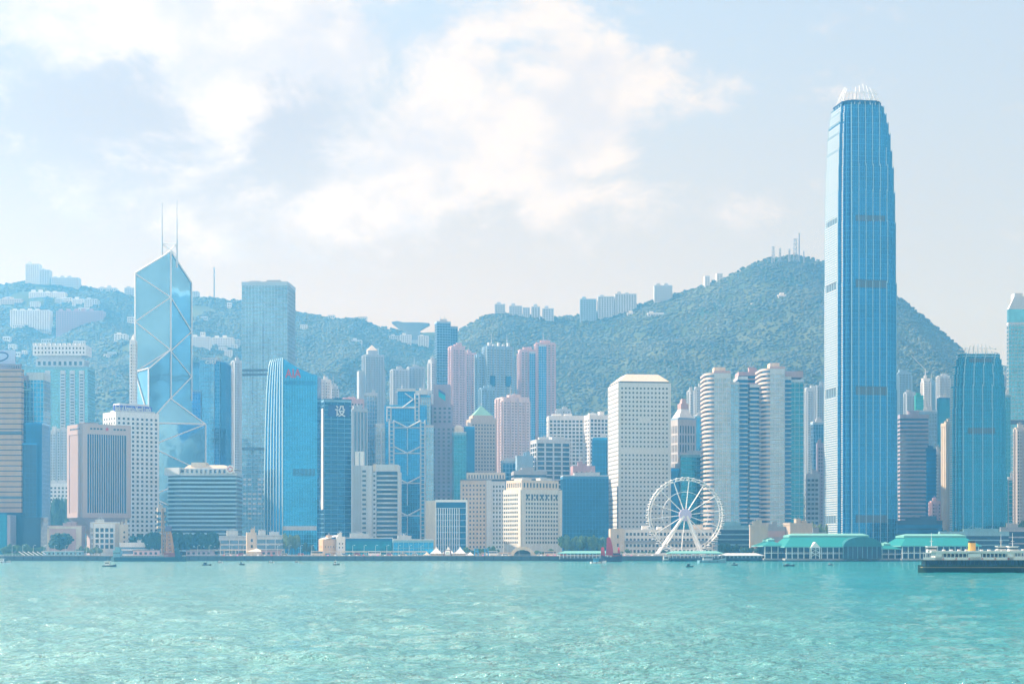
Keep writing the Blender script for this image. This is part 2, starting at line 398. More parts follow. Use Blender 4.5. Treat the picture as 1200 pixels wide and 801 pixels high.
def r_pyr(fr, root, mat, hh, inset=1.0, topw=0.0, name='roof'):
    w, d, h = fr.w, fr.d, fr.h; a = inset; t = topw
    cx, cyy = w / 2, d / 2; p = [(a, a), (w - a, a), (w - a, d - a), (a, d - a)]
    q = [(cx - t * w / 2, cyy - t * d / 2), (cx + t * w / 2, cyy - t * d / 2), (cx + t * w / 2, cyy + t * d / 2), (cx - t * w / 2, cyy + t * d / 2)]
    if t == 0: q = [(cx - .2, cyy - .2), (cx + .2, cyy - .2), (cx + .2, cyy + .2), (cx - .2, cyy + .2)]
    return MB().prism(p, h, h + hh, q).build(name, mat, root, fr)
FONT = None
def text(body, root, fr, lx, lz, size, mat, ly=-.6, width=None, name='lettering', sp=1.0):
    cu = bpy.data.curves.new(name, 'FONT'); cu.body = body; cu.size = size; cu.extrude = .15; cu.offset = size * .012; cu.align_x = 'LEFT'; cu.space_character = sp
    cu.resolution_u = 3; cu.materials.append(mat)
    o = bpy.data.objects.new(name, cu); C.objects.link(o)
    bpy.context.view_layer.update()
    me = bpy.data.meshes.new_from_object(o.evaluated_get(bpy.context.evaluated_depsgraph_get())); bpy.data.objects.remove(o)
    w0 = max(v.co.x for v in me.vertices); k = width / w0 if width else 1
    for v in me.vertices: v.co = (v.co.x * k, -v.co.z, v.co.y)
    o = bpy.data.objects.new(name, me); C.objects.link(o); attach(o, root, fr, lx, ly, lz)
    return o
# ------------------------------------------------------------------ setting: water, quay, ground, hills
rs = np.random.RandomState(4)
def vnoise(x, y, scale, seed):
    r = np.random.RandomState(seed); G = r.rand(128, 128)
    x = x / scale; y = y / scale; xi = np.floor(x).astype(int); yi = np.floor(y).astype(int); fx = x - xi; fy = y - yi
    fx = fx * fx * (3 - 2 * fx); fy = fy * fy * (3 - 2 * fy)
    g = lambda a, b: G[(a) % 128, (b) % 128]
    return (g(xi, yi) * (1 - fx) * (1 - fy) + g(xi + 1, yi) * fx * (1 - fy) + g(xi, yi + 1) * (1 - fx) * fy + g(xi + 1, yi + 1) * fx * fy) - .5
def fbm(x, y, scale, seed, o=4):
    t = 0
    for k in range(o): t = t + vnoise(x, y, scale / 2 ** k, seed + k) / 2 ** k
    return t
YL, YR = 3500.0, 3150.0
LP = np.array([(-400, 345), (-100, 335), (0, 331), (30, 327), (62, 327), (100, 335), (150, 344), (200, 350), (250, 353), (300, 358), (345, 368), (372, 373), (395, 376), (420, 375), (445, 385), (470, 389), (505, 387), (540, 392), (600, 400), (800, 400), (1100, 420), (1400, 460), (1800, 480)], float)
RP = np.array([(-400, 640), (430, 600), (480, 470), (510, 412), (530, 393), (545, 383), (565, 371), (590, 366), (620, 369), (650, 370), (690, 363), (740, 357), (780, 346), (820, 334), (850, 325), (875, 313), (905, 302), (935, 299), (965, 305), (1000, 318), (1040, 338), (1065, 350), (1090, 371), (1125, 405), (1160, 445), (1200, 470), (1500, 540), (1900, 600)], float)
def ridge(P, x, Y):
    return PZ(np.interp(x / Y * F + 600, P[:, 0], P[:, 1]), Y)
def terrain(x, y):
    x = np.asarray(x, float); y = np.asarray(y, float); out = np.full(x.shape, GZ - .6)
    for P, Y, y0, pw, sd_ in ((LP, YL, 1950.0, 1.25, 11), (RP, YR, 2020.0, 1.35, 31)):
        Hh = ridge(P, x, Y) + 2
        t = np.clip((y - y0 + 140 * fbm(x, x * 0, 500, sd_)) / (Y - y0), 0, None)
        f = np.where(t < 1, t ** pw, np.clip(1 - (t - 1) * 1.1, 0, 1))
        rg = .35 - 1.6 * np.abs(fbm(x + y * .35, y * .3, 520, sd_ + 3)) ; rg2 = .2 - np.abs(fbm(x + y * .2, y * .6, 170, sd_ + 9))
        env = np.clip(t, 0, 1) * np.clip(1 - t, 0, 1) * 4
        z = Hh * f + env * (rg * 110 + rg2 * 60) + np.clip(t, 0, 1) * rg2 * 3
        out = np.maximum(out, np.where(t > 0, z, -5))
    return out
def tz(x, y): return float(terrain(np.array([x]), np.array([y]))[0])
def hill_material():
    m, t, b = newmat('hill_ground')
    g = t.nodes.new('ShaderNodeTexCoord'); n = t.nodes.new('ShaderNodeTexNoise'); n.inputs['Scale'].default_value = .012; n.inputs['Detail'].default_value = 8
    cr = t.nodes.new('ShaderNodeValToRGB'); e = cr.color_ramp.elements
    e[0].position = .35; e[0].color = (.02, .045, .02, 1); e[1].position = .68; e[1].color = (.10, .12, .06, 1)
    t.links.new(g.outputs['Object'], n.inputs['Vector']); t.links.new(n.outputs['Fac'], cr.inputs[0]); t.links.new(cr.outputs[0], b.inputs['Base Color'])
    b.inputs['Roughness'].default_value = .95; b.inputs['Specular IOR Level'].default_value = .1
    return m
def leaf_material(name, c0, c1, scale):
    m, t, b = newmat(name)
    g = t.nodes.new('ShaderNodeTexCoord'); n = t.nodes.new('ShaderNodeTexNoise'); n.inputs['Scale'].default_value = scale; n.inputs['Detail'].default_value = 5; n.inputs['Roughness'].default_value = .7
    cr = t.nodes.new('ShaderNodeValToRGB'); e = cr.color_ramp.elements
    e[0].position = .33; e[0].color = (*c0, 1); e[1].position = .7; e[1].color = (*c1, 1)
    t.links.new(g.outputs['Object'], n.inputs['Vector']); t.links.new(n.outputs['Fac'], cr.inputs[0]); t.links.new(cr.outputs[0], b.inputs['Base Color'])
    b.inputs['Roughness'].default_value = .8; b.inputs['Specular IOR Level'].default_value = .2
    return m
def grid_mesh(name, xs, ys, zf, mat):
    X_, Y_ = np.meshgrid(xs, ys); Zv = zf(X_, Y_); nx, ny = len(xs), len(ys)
    V = np.stack([X_, Y_, Zv], -1).reshape(-1, 3); i = np.arange((ny - 1) * (nx - 1)); r, c = i // (nx - 1), i % (nx - 1); a = r * nx + c
    q = np.stack([a, a + 1, a + nx + 1, a + nx], -1)
    me = bpy.data.meshes.new(name); me.vertices.add(len(V)); me.vertices.foreach_set('co', V.astype('f4').ravel())
    me.loops.add(q.size); me.loops.foreach_set('vertex_index', q.astype('i4').ravel()); me.polygons.add(len(q))
    me.polygons.foreach_set('loop_start', (np.arange(len(q)) * 4).astype('i4')); me.polygons.foreach_set('loop_total', np.full(len(q), 4, 'i4'))
    me.update(calc_edges=True); me.materials.append(mat)
    me.polygons.foreach_set('use_smooth', np.ones(len(q), bool))
    o = bpy.data.objects.new(name, me); C.objects.link(o); return o
hills = tag(grid_mesh('hills', np.arange(-2900, 2901, 14.0), np.arange(1900, 4300, 14.0), terrain, hill_material()), kind='structure')
# forest: tree crowns all over the slopes, too many to count
ico = []
ph = (1 + 5 ** .5) / 2
for a, b_ in ((-1, ph), (1, ph), (-1, -ph), (1, -ph)): ico.append((a, b_, 0))
for a, b_ in ((-1, ph), (1, ph), (-1, -ph), (1, -ph)): ico.append((0, a, b_))
for a, b_ in ((-1, ph), (1, ph), (-1, -ph), (1, -ph)): ico.append((b_, 0, a))
ico = np.array(ico) / 1.9
icf = np.array([(0, 11, 5), (0, 5, 1), (0, 1, 7), (0, 7, 10), (0, 10, 11), (1, 5, 9), (5, 11, 4), (11, 10, 2), (10, 7, 6), (7, 1, 8), (3, 9, 4), (3, 4, 2), (3, 2, 6), (3, 6, 8), (3, 8, 9), (4, 9, 5), (2, 4, 11), (6, 2, 10), (8, 6, 7), (9, 8, 1)])
def blobs_mesh(name, P, S, mat, smooth=True, seed=0):
    r = np.random.RandomState(seed); n = len(P)
    V = ico[None] * (1 + .35 * (r.rand(n, 12, 1) - .5)) * S[:, None, :] + P[:, None, :]
    V = V.reshape(-1, 3); q = (icf[None] + np.arange(n)[:, None, None] * 12).reshape(-1, 3)
    me = bpy.data.meshes.new(name); me.vertices.add(len(V)); me.vertices.foreach_set('co', V.astype('f4').ravel())
    me.loops.add(q.size); me.loops.foreach_set('vertex_index', q.astype('i4').ravel()); me.polygons.add(len(q))
    me.polygons.foreach_set('loop_start', (np.arange(len(q)) * 3).astype('i4')); me.polygons.foreach_set('loop_total', np.full(len(q), 3, 'i4'))
    me.polygons.foreach_set('use_smooth', np.full(len(q), smooth, bool)); me.update(calc_edges=True); me.materials.append(mat); return me
nF = 150000
fy = 1960 + (3560 - 1960) * rs.rand(nF) ** .8; fx = (rs.rand(nF) * 2 - 1) * (.37 * fy + 80)
fz = terrain(fx, fy); keep = (fz > GZ + 3) & (fbm(fx, fy, 160, 77) > -.42); fx, fy, fz = fx[keep], fy[keep], fz[keep]
sz = (1.9 + 2.6 * rs.rand(len(fx)) ** 2); S_ = np.stack([sz, sz, sz * (.55 + .25 * rs.rand(len(fx)))], -1)
FOREST = leaf_material('forest_leaves', (.05, .07, .05), (.105, .125, .085), .01)
fo = bpy.data.objects.new('forest', blobs_mesh('forest', np.stack([fx, fy, fz + sz * .12], -1), S_, FOREST, True, 3)); C.objects.link(fo)
tag(fo, 'dense green forest covering the slopes behind the city', 'forest', kind='stuff')

def water_material():
    m, t, b = newmat('sea_water')
    g = t.nodes.new('ShaderNodeTexCoord')
    def wn(scale, sx, sy, det, off, dist=0, ro=.55):
        mp = t.nodes.new('ShaderNodeMapping'); mp.inputs['Scale'].default_value = (sx, sy, 1); mp.inputs['Location'].default_value = (off, off * 2, 0); mp.inputs['Rotation'].default_value = (0, 0, R(9 + off))
        n = t.nodes.new('ShaderNodeTexNoise'); n.inputs['Scale'].default_value = scale; n.inputs['Detail'].default_value = det; n.inputs['Distortion'].default_value = dist; n.inputs['Roughness'].default_value = ro
        t.links.new(g.outputs['Object'], mp.inputs[0]); t.links.new(mp.outputs[0], n.inputs['Vector']); return n.outputs['Fac']
    def bump(h, dist, strength, prev=None):
        k = t.nodes.new('ShaderNodeBump'); k.inputs['Distance'].default_value = dist; k.inputs['Strength'].default_value = strength
        t.links.new(h, k.inputs['Height'])
        if prev: t.links.new(prev, k.inputs['Normal'])
        return k.outputs[0]
    patch = wn(.012, 1, .7, 4, 7, .6)
    mr = t.nodes.new('ShaderNodeMapRange'); t.links.new(patch, mr.inputs[0]); mr.inputs[1].default_value = .35; mr.inputs[2].default_value = .68; mr.inputs[3].default_value = .75; mr.inputs[4].default_value = 1.2
    h1 = wn(.16, .8, 1.0, 3, 1, .1); h2 = wn(.75, .62, 1.0, 4, 4, .1, .62)
    mm = t.nodes.new('ShaderNodeMath'); mm.operation = 'MULTIPLY'; t.links.new(h2, mm.inputs[0]); t.links.new(mr.outputs[0], mm.inputs[1])
    p = bump(h1, .9, 1.0); p = bump(mm.outputs[0], 1.7, 1.0, p)
    t.links.new(p, b.inputs['Normal'])
    cn = wn(.04, .45, .9, 6, 3, .15, .62)
    cr = t.nodes.new('ShaderNodeValToRGB'); e = cr.color_ramp.elements
    e[0].position = .2; e[0].color = (.008, .25, .27, 1); e[1].position = .78; e[1].color = (.24, .45, .42, 1)
    sx = t.nodes.new('ShaderNodeSeparateXYZ'); t.links.new(g.outputs['Object'], sx.inputs[0])   # tower and sky reflection painted into the colour: pale left, dark teal right
    refl_tint = t.nodes.new('ShaderNodeMapRange'); t.links.new(sx.outputs[0], refl_tint.inputs[0]); refl_tint.inputs[1].default_value = -50; refl_tint.inputs[2].default_value = 110; refl_tint.inputs[3].default_value = .14; refl_tint.inputs[4].default_value = -.3
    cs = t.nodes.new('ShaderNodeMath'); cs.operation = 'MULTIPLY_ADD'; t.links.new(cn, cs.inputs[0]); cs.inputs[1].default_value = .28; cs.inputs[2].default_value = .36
    ad = t.nodes.new('ShaderNodeMath'); t.links.new(cs.outputs[0], ad.inputs[0]); t.links.new(refl_tint.outputs[0], ad.inputs[1])
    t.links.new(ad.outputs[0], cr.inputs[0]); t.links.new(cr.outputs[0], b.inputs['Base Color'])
    b.inputs['Roughness'].default_value = .09; b.inputs['IOR'].default_value = 1.4
    return m
def waves(x, y):
    a = np.clip((1500 - y) / 1200, 0, 1)
    return a * (.35 * fbm(x, y, 17, 51, 2) + .8 * fbm(x * .75, y, 5.0, 61, 3)) + .02
ys = [-60.0]
while ys[-1] < 60: ys.append(ys[-1] + 10)
while ys[-1] < 1420: ys.append(ys[-1] + max(.9, ys[-1] ** 1.55 / 2600))
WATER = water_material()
ys = np.array(ys); u = np.linspace(-1, 1, 560)
def wgrid():
    V = []; nx = len(u)
    for y in ys: V.append(np.stack([u * (max(90, .345 * y + 25)), np.full(nx, y)], -1))
    V = np.concatenate(V); z = waves(V[:, 0], V[:, 1]); V = np.concatenate([V, z[:, None]], 1); ny = len(ys)
    i = np.arange((ny - 1) * (nx - 1)); r, c = i // (nx - 1), i % (nx - 1); a = r * nx + c; q = np.stack([a, a + 1, a + nx + 1, a + nx], -1)
    o = len(V); w = np.array([max(90, .345 * y + 25) for y in ys]); k = np.arange(ny)
    # calmer water beyond the rippled fan on both sides, joined along its edge
    E = np.concatenate([np.stack([-w, ys, V[k * nx, 2]], -1), np.stack([np.full(ny, -4200.), ys, np.zeros(ny)], -1), np.stack([w, ys, V[k * nx + nx - 1, 2]], -1), np.stack([np.full(ny, 4200.), ys, np.zeros(ny)], -1)])
    V = np.concatenate([V, E]); j = k[:-1]
    q = np.concatenate([q, np.stack([o + ny + j, o + j, o + j + 1, o + ny + j + 1], -1), np.stack([o + 2 * ny + j, o + 3 * ny + j, o + 3 * ny + j + 1, o + 2 * ny + j + 1], -1)])
    me = bpy.data.meshes.new('harbour_water'); me.vertices.add(len(V)); me.vertices.foreach_set('co', V.astype('f4').ravel())
    me.loops.add(q.size); me.loops.foreach_set('vertex_index', q.astype('i4').ravel()); me.polygons.add(len(q))
    me.polygons.foreach_set('loop_start', (np.arange(len(q)) * 4).astype('i4')); me.polygons.foreach_set('loop_total', np.full(len(q), 4, 'i4'))
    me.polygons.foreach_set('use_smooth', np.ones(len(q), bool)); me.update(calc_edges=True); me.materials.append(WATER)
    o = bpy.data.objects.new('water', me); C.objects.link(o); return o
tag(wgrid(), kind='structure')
MB().box(-4200, 4200, -400, 4400, -8, -6).build('sea_bed', DARK)['kind'] = 'structure'
GROUND = paint('city_ground', (.16, .17, .16), scale=.02, streak=False)
MB().box(-4200, 4200, 1364, 4400, 1.0, GZ - .02).build('ground', GROUND)['kind'] = 'structure'
SEAWALL = paint('seawall_stone', (.07, .10, .11), scale=.3)
MB().box(-4200, 4200, 1352, 1364, -6, GZ).build('sea_wall', SEAWALL)['kind'] = 'structure'
MB().box(-4200, 4200, 1351.6, 1398, GZ + .004, GZ + .08).build('promenade_pavement', PLAZA)['kind'] = 'structure'
ASPH = paint('asphalt', (.06, .06, .065), scale=.4, streak=False)
MB().box(-4200, 4200, 1404, 1420, GZ, GZ + .03).build('road', ASPH)['kind'] = 'structure'
# ------------------------------------------------------------------ haze
hz = MB().box(-4300, 4300, -450, 4500, -9, 640).build('haze', None or BLACK)
hz['kind'] = 'stuff'
hm = bpy.data.materials.new('haze_air'); hm.use_nodes = True; t_ = hm.node_tree; t_.nodes.clear()
pv = t_.nodes.new('ShaderNodeVolumePrincipled'); mo = t_.nodes.new('ShaderNodeOutputMaterial'); t_.links.new(pv.outputs[0], mo.inputs['Volume'])
HAZE_D = 0.00024
pv.inputs['Absorption Color'].default_value = (1, 1, 1, 1)
pv.inputs['Color'].default_value = (.15, .53, 1.0, 1); pv.inputs['Density'].default_value = HAZE_D; pv.inputs['Anisotropy'].default_value = .5
hz.data.materials.clear(); hz.data.materials.append(hm)
#CITY#
# ------------------------------------------------------------------ the two finance towers
def sq(w, d, c, n=2):                       # square plan with stepped (notched) corners
    P = []
    for (x, y, sx, sy) in ((0, 0, 1, 1), (w, 0, -1, 1), (w, d, -1, -1), (0, d, 1, -1)):
        a = [(x, y + sy * c * 1.7), (x + sx * c * .55, y + sy * c * 1.7), (x + sx * c * .55, y + sy * c * .9), (x + sx * c * .95, y + sy * c * .9), (x + sx * c * .95, y + sy * c * .5), (x + sx * c * 1.7, y + sy * c * .5), (x + sx * c * 1.7, y)]
        if (x == 0) != (y == 0): a = a[::-1]
        P += a
    return P
def scl(P, k, ax, ay): return [(ax + (x - ax) * k, ay + (y - ay) * k) for x, y in P]
def tiered(root, fr, tiers, c, g, mull, fin, floor, dark, ax, ay, glare_spandrel=True):
    sp = [MB(), MB()]
    P0 = sq(fr.w, fr.d, c); body = MB(); m = MB(); rib = MB(); dk = MB()
    for z0, z1, k in tiers:
        P = scl(P0, k, ax, ay); body.prism(P, z0, z1 + .01)
        n = len(P)
        for i in range(n):
            p, q = Vector((*P[i], 0)), Vector((*P[(i + 1) % n], 0)); e = q - p; Ln = e.length
            if Ln < .05: continue
            o = Vector((e.y, -e.x, 0)).normalized()
            cnt = max(1, round(Ln / fin))
            for j in range(cnt + 1):
                a = p + e * (j / cnt) + o * .15
                hx, hy = .09 + abs(o.x) * .12, .09 + abs(o.y) * .12; m.box(a.x - hx, a.x + hx, a.y - hy, a.y + hy, z0, z1 + .5)
            if Ln > 12:                       # the wide middle of every side has deeper ribs
                for j in range(0, cnt + 1, 4):
                    a = p + e * (j / cnt) + o * .3
                    rib.box(a.x - .3, a.x + .3, a.y - .3, a.y + .3, z0, z1 + 1.5)
        for i in range(n):
            p, q = P[i], P[(i + 1) % n]
            if abs(p[0] - q[0]) < .01 and abs(p[1] - q[1]) > 3 and glare_spandrel:  # bright bands on the x faces only: sun glare put into their colour
                zq = z0 + .6; y0_, y1_ = sorted((p[1], q[1]))
                while zq < z1 - 1: sp[p[0] > fr.w / 2].box(p[0] - .3, p[0] + .3, y0_ + .1, y1_ - .1, zq, zq + floor * .3); zq += floor * .5
        z = z0 + floor
        k2 = (k * fr.w + .34) / fr.w
        while z < z1:
            m.prism(scl(P0, k2, ax if k < 1 else fr.w / 2, ay if k < 1 else fr.d / 2), z - .16, z + .16); z += floor
    for z0, z1 in dark:
        k = [t for t in tiers if t[0] <= z0 + 1][-1][2]
        P = scl(P0, k, ax, ay); xa = min(p[0] for p in P); xb = max(p[0] for p in P); ya = min(p[1] for p in P); yb = max(p[1] for p in P); g_ = (xb - xa) * .24
        MB().box(xa + g_, xb - g_, ya - .35, ya + .2, z0, z1).build('plant_floor_band', DARK, root, fr); MB().box(xa - .35, xa + .2, ya + g_, yb - g_, z0, z1).build('plant_floor_band', DARK, root, fr)
    body.build('glazing', g, root, fr); m.build('mullion_grid', mull, root, fr); rib.build('rib', paint('pale_rib', (.34, .52, .62), rough=.35, metal=.2, var=.06), root, fr)
    for q_ in sp: q_.build('glare_spandrel', paint('sun_glare_silver', (.70, .70, .68), rough=.4, var=.08), root, fr)
def crown(root, fr, z0, z1, k0, k1, ax, ay, c, mat, step=5.0):
    P0 = sq(fr.w, fr.d, c); A = scl(P0, k0, ax, ay); cl = MB(); n = len(A)
    cx = sum(p[0] for p in A) / n; cy_ = sum(p[1] for p in A) / n
    for i in range(n):
        p, q = Vector((*A[i], 0)), Vector((*A[(i + 1) % n], 0)); e = q - p; cnt = max(1, round(e.length / step))
        if e.length < 8: continue
        for j in range(cnt):
            a = p + e * ((j + .5) / cnt); pr = Vector((a.x, a.y, z0)); mid = (j + .5) / cnt if e.length > 12 else .5
            last = pr
            for s in (.35, .7, 1):
                kk = 1 - (1 - k1 / k0) * s ** 1.5; zz = z0 + (z1 - z0) * s * (1 - .16 * abs(mid - .5) * 2)
                nx = Vector((cx + (a.x - cx) * kk, cy_ + (a.y - cy_) * kk, zz)); cl.bar(last, nx, .28); last = nx
    for s in (.02, .35, .7):
        kk = 1 - (1 - k1 / k0) * s ** 1.5 if s > .1 else 1; zz_ = z0 + (z1 - z0) * s * (.92 if s > .1 else 1)
        for i in range(n):
            p, q = A[i], A[(i + 1) % n]; cl.bar((cx + (p[0] - cx) * kk, cy_ + (p[1] - cy_) * kk, zz_), (cx + (q[0] - cx) * kk, cy_ + (q[1] - cy_) * kk, zz_), .22)
    cl.build('crown_claws', mat, root, fr)
FIN_M = paint('silver_mullion', (.07, .32, .55), rough=.4, metal=.1, var=.06)
fr = fp(962, 986, 1056, 100, 1488, ratio=1.0); zz = lambda y: PZ(y, 1488) - GZ
t = thing('skyscraper', 'tallest tower, blue glass with silver ribs, tapering in steps to a crown of white claws', 'skyscraper', fr)
st_ = [(640, 1.0), (585, .992), (455, .98), (330, .962), (258, .945), (222, .92), (192, .885), (172, .85), (152, .81), (139, .765), (128, .715), (119, None)]
tiers = [(max(0, zz(a[0])), zz(b[0]), a[1]) for a, b in zip(st_, st_[1:])]
tiered(t, fr, tiers, 5.5, G_BLUE, FIN_M, 1.6, 4.1, [(zz(258), zz(251)), (zz(336), zz(327)), (zz(462), zz(452)), (zz(612), zz(603))], fr.w * .32, fr.d * .5)
MB().prism(scl(sq(fr.w, fr.d, 5.5), .66, fr.w * .32, fr.d * .5), zz(119), zz(113)).build('roof', G_DEEP, t, fr)
crown(t, fr, zz(122), PZ(101, 1513) - GZ, .69, .45, fr.w * .36, fr.d * .5, 5.5, WSTEEL)
fr = fp(1111, 1119, 1181, 404, 1500, ratio=.8); zz = lambda y: PZ(y, 1500) - GZ
t = thing('skyscraper', 'shorter deep blue glass tower near the right edge with claws along its roof', 'skyscraper', fr)
st_ = [(648, 1.0), (478, .975), (452, .94), (438, .90), (428, .85), (420, .79), (414, None)]
tiered(t, fr, [(max(0, zz(a[0])), zz(b[0]), a[1]) for a, b in zip(st_, st_[1:])], 4.2, glass('sea_blue_glass', (.006, .20, .38)), paint('blue_mullion', (.06, .34, .5), rough=.4, var=.05), 2.1, 4.1, [(zz(424), zz(419)), (zz(508), zz(501))], fr.w * .5, fr.d * .5)
crown(t, fr, zz(417), zz(402), .79, .62, fr.w * .5, fr.d * .5, 4.2, WSTEEL, 4.0)
# ------------------------------------------------------------------ prism tower with white cross bracing and twin masts
Yb = 1748.0; zb = lambda y: PZ(y, Yb)
# the plan: four corners round a centre column, seen from the harbour
Pc = Vector((PX(198, Yb), Yb + 8, 0)); hw = (PX(236, Yb) - PX(160, Yb)) / 2
Wp = Vector((Pc.x - hw, Pc.y - 15, 0)); Ep = Vector((Pc.x + hw, Pc.y + 15, 0))
sx_ = PX(180, Yb) - Pc.x; Np = Vector((Pc.x + sx_, Pc.y - 30, 0)); Sp = Vector((Pc.x - sx_, Pc.y + 30, 0))
fr = Fr(Pc.x, Pc.y, GZ)
t = thing('prism_tower', 'pale blue prism tower with white diagonal bracing, slanted facets and two thin masts', 'skyscraper', fr)
loc = lambda p, z: (p.x - Pc.x, p.y - Pc.y, z - GZ)
def quadrant(a, b, za, zb_, zc):
    pts = [loc(a, GZ), loc(b, GZ), loc(Pc, GZ), loc(a, za), loc(b, zb_), loc(Pc, zc)]
    MB().hull(pts, [(0, 1, 4, 3), (1, 2, 5, 4), (2, 0, 3, 5), (3, 4, 5), (2, 1, 0)]).build('shaft', G_PALEB, t, fr)
G_PALEB = glass('sky_blue_glass', (.22, .46, .62), pane=(1.3, 1.3, 3.9), var=.12, tilt=.008, rough=.1)
eps = lambda a, b: (a + (b - a) * .002)
quadrant(Sp, Wp, zb(325), zb(321), zb(293)); quadrant(Wp, Np, zb(437), zb(434), zb(409)); quadrant(Np, Ep, zb(497), zb(495), zb(466)); quadrant(Ep, Sp, zb(520), zb(520), zb(500))
br = MB(); o_ = 0.5
def face(a, b, zlo_a, zhi_a, zlo_b, zhi_b, levels, first=0):
    a3 = lambda p, z: loc(p + off, z)
    nrm = Vector(((b - a).y, -(b - a).x, 0)).normalized()
    if nrm.y > 0: nrm = -nrm
    off = nrm * .6
    br.bar(a3(a, zlo_a), a3(a, zhi_a), .7); br.bar(a3(b, zlo_b), a3(b, zhi_b), .7)
    br.bar(a3(a, zhi_a), a3(b, zhi_b), .9)
    for k in range(len(levels) - 1):
        p, q = (a, b) if (k + first) % 2 == 0 else (b, a)
        br.bar(a3(p, levels[k]), a3(q, levels[k + 1]), .7)
face(Wp, Pc, zb(437), zb(321), zb(409), zb(293), [zb(322), zb(347), zb(378), zb(409), zb(437)])
face(Pc, Sp, zb(466), zb(293), zb(466), zb(325), [zb(347), zb(383), zb(410), zb(437), zb(466)])
lv = [zb(434), zb(492), zb(550), zb(608)]
face(Wp, Np, GZ, zb(437), GZ, zb(434), lv); 
lv = [zb(495), zb(524), zb(553), zb(582), zb(611)]
face(Np, Ep, GZ, zb(497), GZ, zb(495), lv, 1)
off = Vector((0, -.6, 0))
for k in range(3): br.bar(loc(Np + Vector((0, -.7, 0)), lv[0] - k * 45), loc(Wp + Vector((0, -.7, 0)), lv[0] - (k + 1) * 45), .8)
br.bar(loc(Np, zb(434)), loc(Pc + off, zb(409)), .9).bar(loc(Wp, zb(437)), loc(Pc + off, zb(409)), .9).bar(loc(Ep, zb(495)), loc(Pc + off, zb(466)), .9)
br.bar(loc(Np + off, zb(497)), loc(Pc + off, zb(466)), .9)
br.build('cross_bracing', WSTEEL, t, fr)
for px_, y0, y1 in ((188, 297, 236), (205.5, 300, 233)):
    x = PX(px_, Yb) - Pc.x; q = MB(); q.bar((x, 0, zb(y0 + 12) - GZ), (x, 0, zb(y0 - 22) - GZ), 1.0, 6).bar((x, 0, zb(y0 - 22) - GZ), (x, 0, zb(y0 - 45) - GZ), .6, 6).bar((x, 0, zb(y0 - 45) - GZ), (x, 0, zb(y1) - GZ), .35, 6)
    q.build('mast', STEEL, t, fr)
q = MB(); xa, xb = PX(188, Yb) - Pc.x, PX(205.5, Yb) - Pc.x
q.bar((xa, 0, zb(284) - GZ), (xb, 0, zb(284) - GZ), .5).bar((xa, 0, zb(284) - GZ), (xb, 0, zb(297) - GZ), .5).bar((xb, 0, zb(284) - GZ), (xa, 0, zb(300) - GZ), .5)
q.build('mast_frame', WSTEEL, t, fr)
# ------------------------------------------------------------------ big office block behind, curved glass block and neighbours
fr = fpr(283.5, 337, 346, 331, 1771, ratio=.9); zz = lambda y: PZ(y, 1771) - GZ
t = thing('office_tower', 'tall plain square tower of pale blue glass behind the block with red letters', 'office tower', fr)
f_curtain(fr, t, G_PALE, paint('pale_mullion', (.42, .55, .66), rough=.5, var=.05), px=3.4, pz=4.1, fin=.10, band=.35, dark=[(zz(435), zz(432)), (zz(440), zz(437)), (zz(527), zz(524))], cap=3)
f2 = MB()
for k in range(14):
    u = fr.w * random.Random(k).random(); z = zz(600) + k * 14; f2.box(u, u + .5, -.4, 0, z, z + 40)
f2.build('facade_joint', G_GREY, t, fr); r_plant(fr, t, seed=3, n=3, hmax=5)
q = MB()
for j in range(9):
    for i in range(9):
        if random.Random(i * 31 + j).random() < .65: q.box(1 + i * 5.2, 4.6 + i * 5.2, -.5, 0, zz(608) + j * 5, zz(608) + j * 5 + 2)
q.build('light_panel', LGREY, t, fr, stuff=True)
# curved glass tower with red letters
Y = 1480; fr = fp(309, 331, 372, 440, Y, ratio=.75, t=20); zz = lambda y: PZ(y, Y) - GZ
x_ = lambda px: PX(px, Y) - PX(309, Y)
fr = Fr(PX(309, Y), Y, GZ, 0, x_(372), 30, zz(440))
t = thing('curved_tower', 'bright blue glass tower with a ribbed sail shaped side and red letters at its top', 'office tower', fr)
prof = lambda y: 331 + (y - 420) * 0 + 0
pts = []; ys_ = [632, 560, 500, 460, 440, 428, 421]
# ribbed sail: its outer edge leans in towards the top
left = [308, 308.2, 309.2, 310.8, 312.3, 313.6, 315.5]
secs = []
for y_, l_ in zip(ys_, left): secs.append([(x_(l_), 6, zz(y_)), (x_(331.2), -1.5, zz(y_)), (x_(331.2), 34, zz(y_)), (x_(l_), 30, zz(y_))])
secs[-1] = [(x_(315.5), 7, zz(421)), (x_(331.2), -1.4, zz(419)), (x_(331.2), 33, zz(419)), (x_(316), 28, zz(421))]
MB().loft(secs).build('sail', G_BLUE, t, fr)
q = MB()
for f_ in (0.04, .2, .36, .52, .68, .84, 1.0):
    for (a, b) in zip(secs, secs[1:]):
        p = Vector(a[0]).lerp(Vector(a[1]), f_); r_ = Vector(b[0]).lerp(Vector(b[1]), f_); q.bar(p + Vector((0, -.4, 0)), r_ + Vector((0, -.4, 0)), .5)
q.build('rib', paint('bright_rib', (.6, .78, .82), rough=.3, metal=.3, var=.05), t, fr)
tp = [(331.2, 420), (338, 424), (346, 429), (356, 434), (365, 438), (372, 440)]
P = [(x_(331.2), 0, 0), (x_(371.5), 0, 0)] + [(x_(a), 0, zz(b)) for a, b in reversed(tp)]
n = len(P); MB().hull([(a, 0, c) for a, b, c in P] + [(a, 30, c) for a, b, c in P], [tuple(range(n)), tuple(range(2 * n - 1, n - 1, -1))] + [((i + 1) % n, i, n + i, n + (i + 1) % n) for i in range(n)]).build('glazing', G_CYAN, t, fr)
q = MB(); z = 6
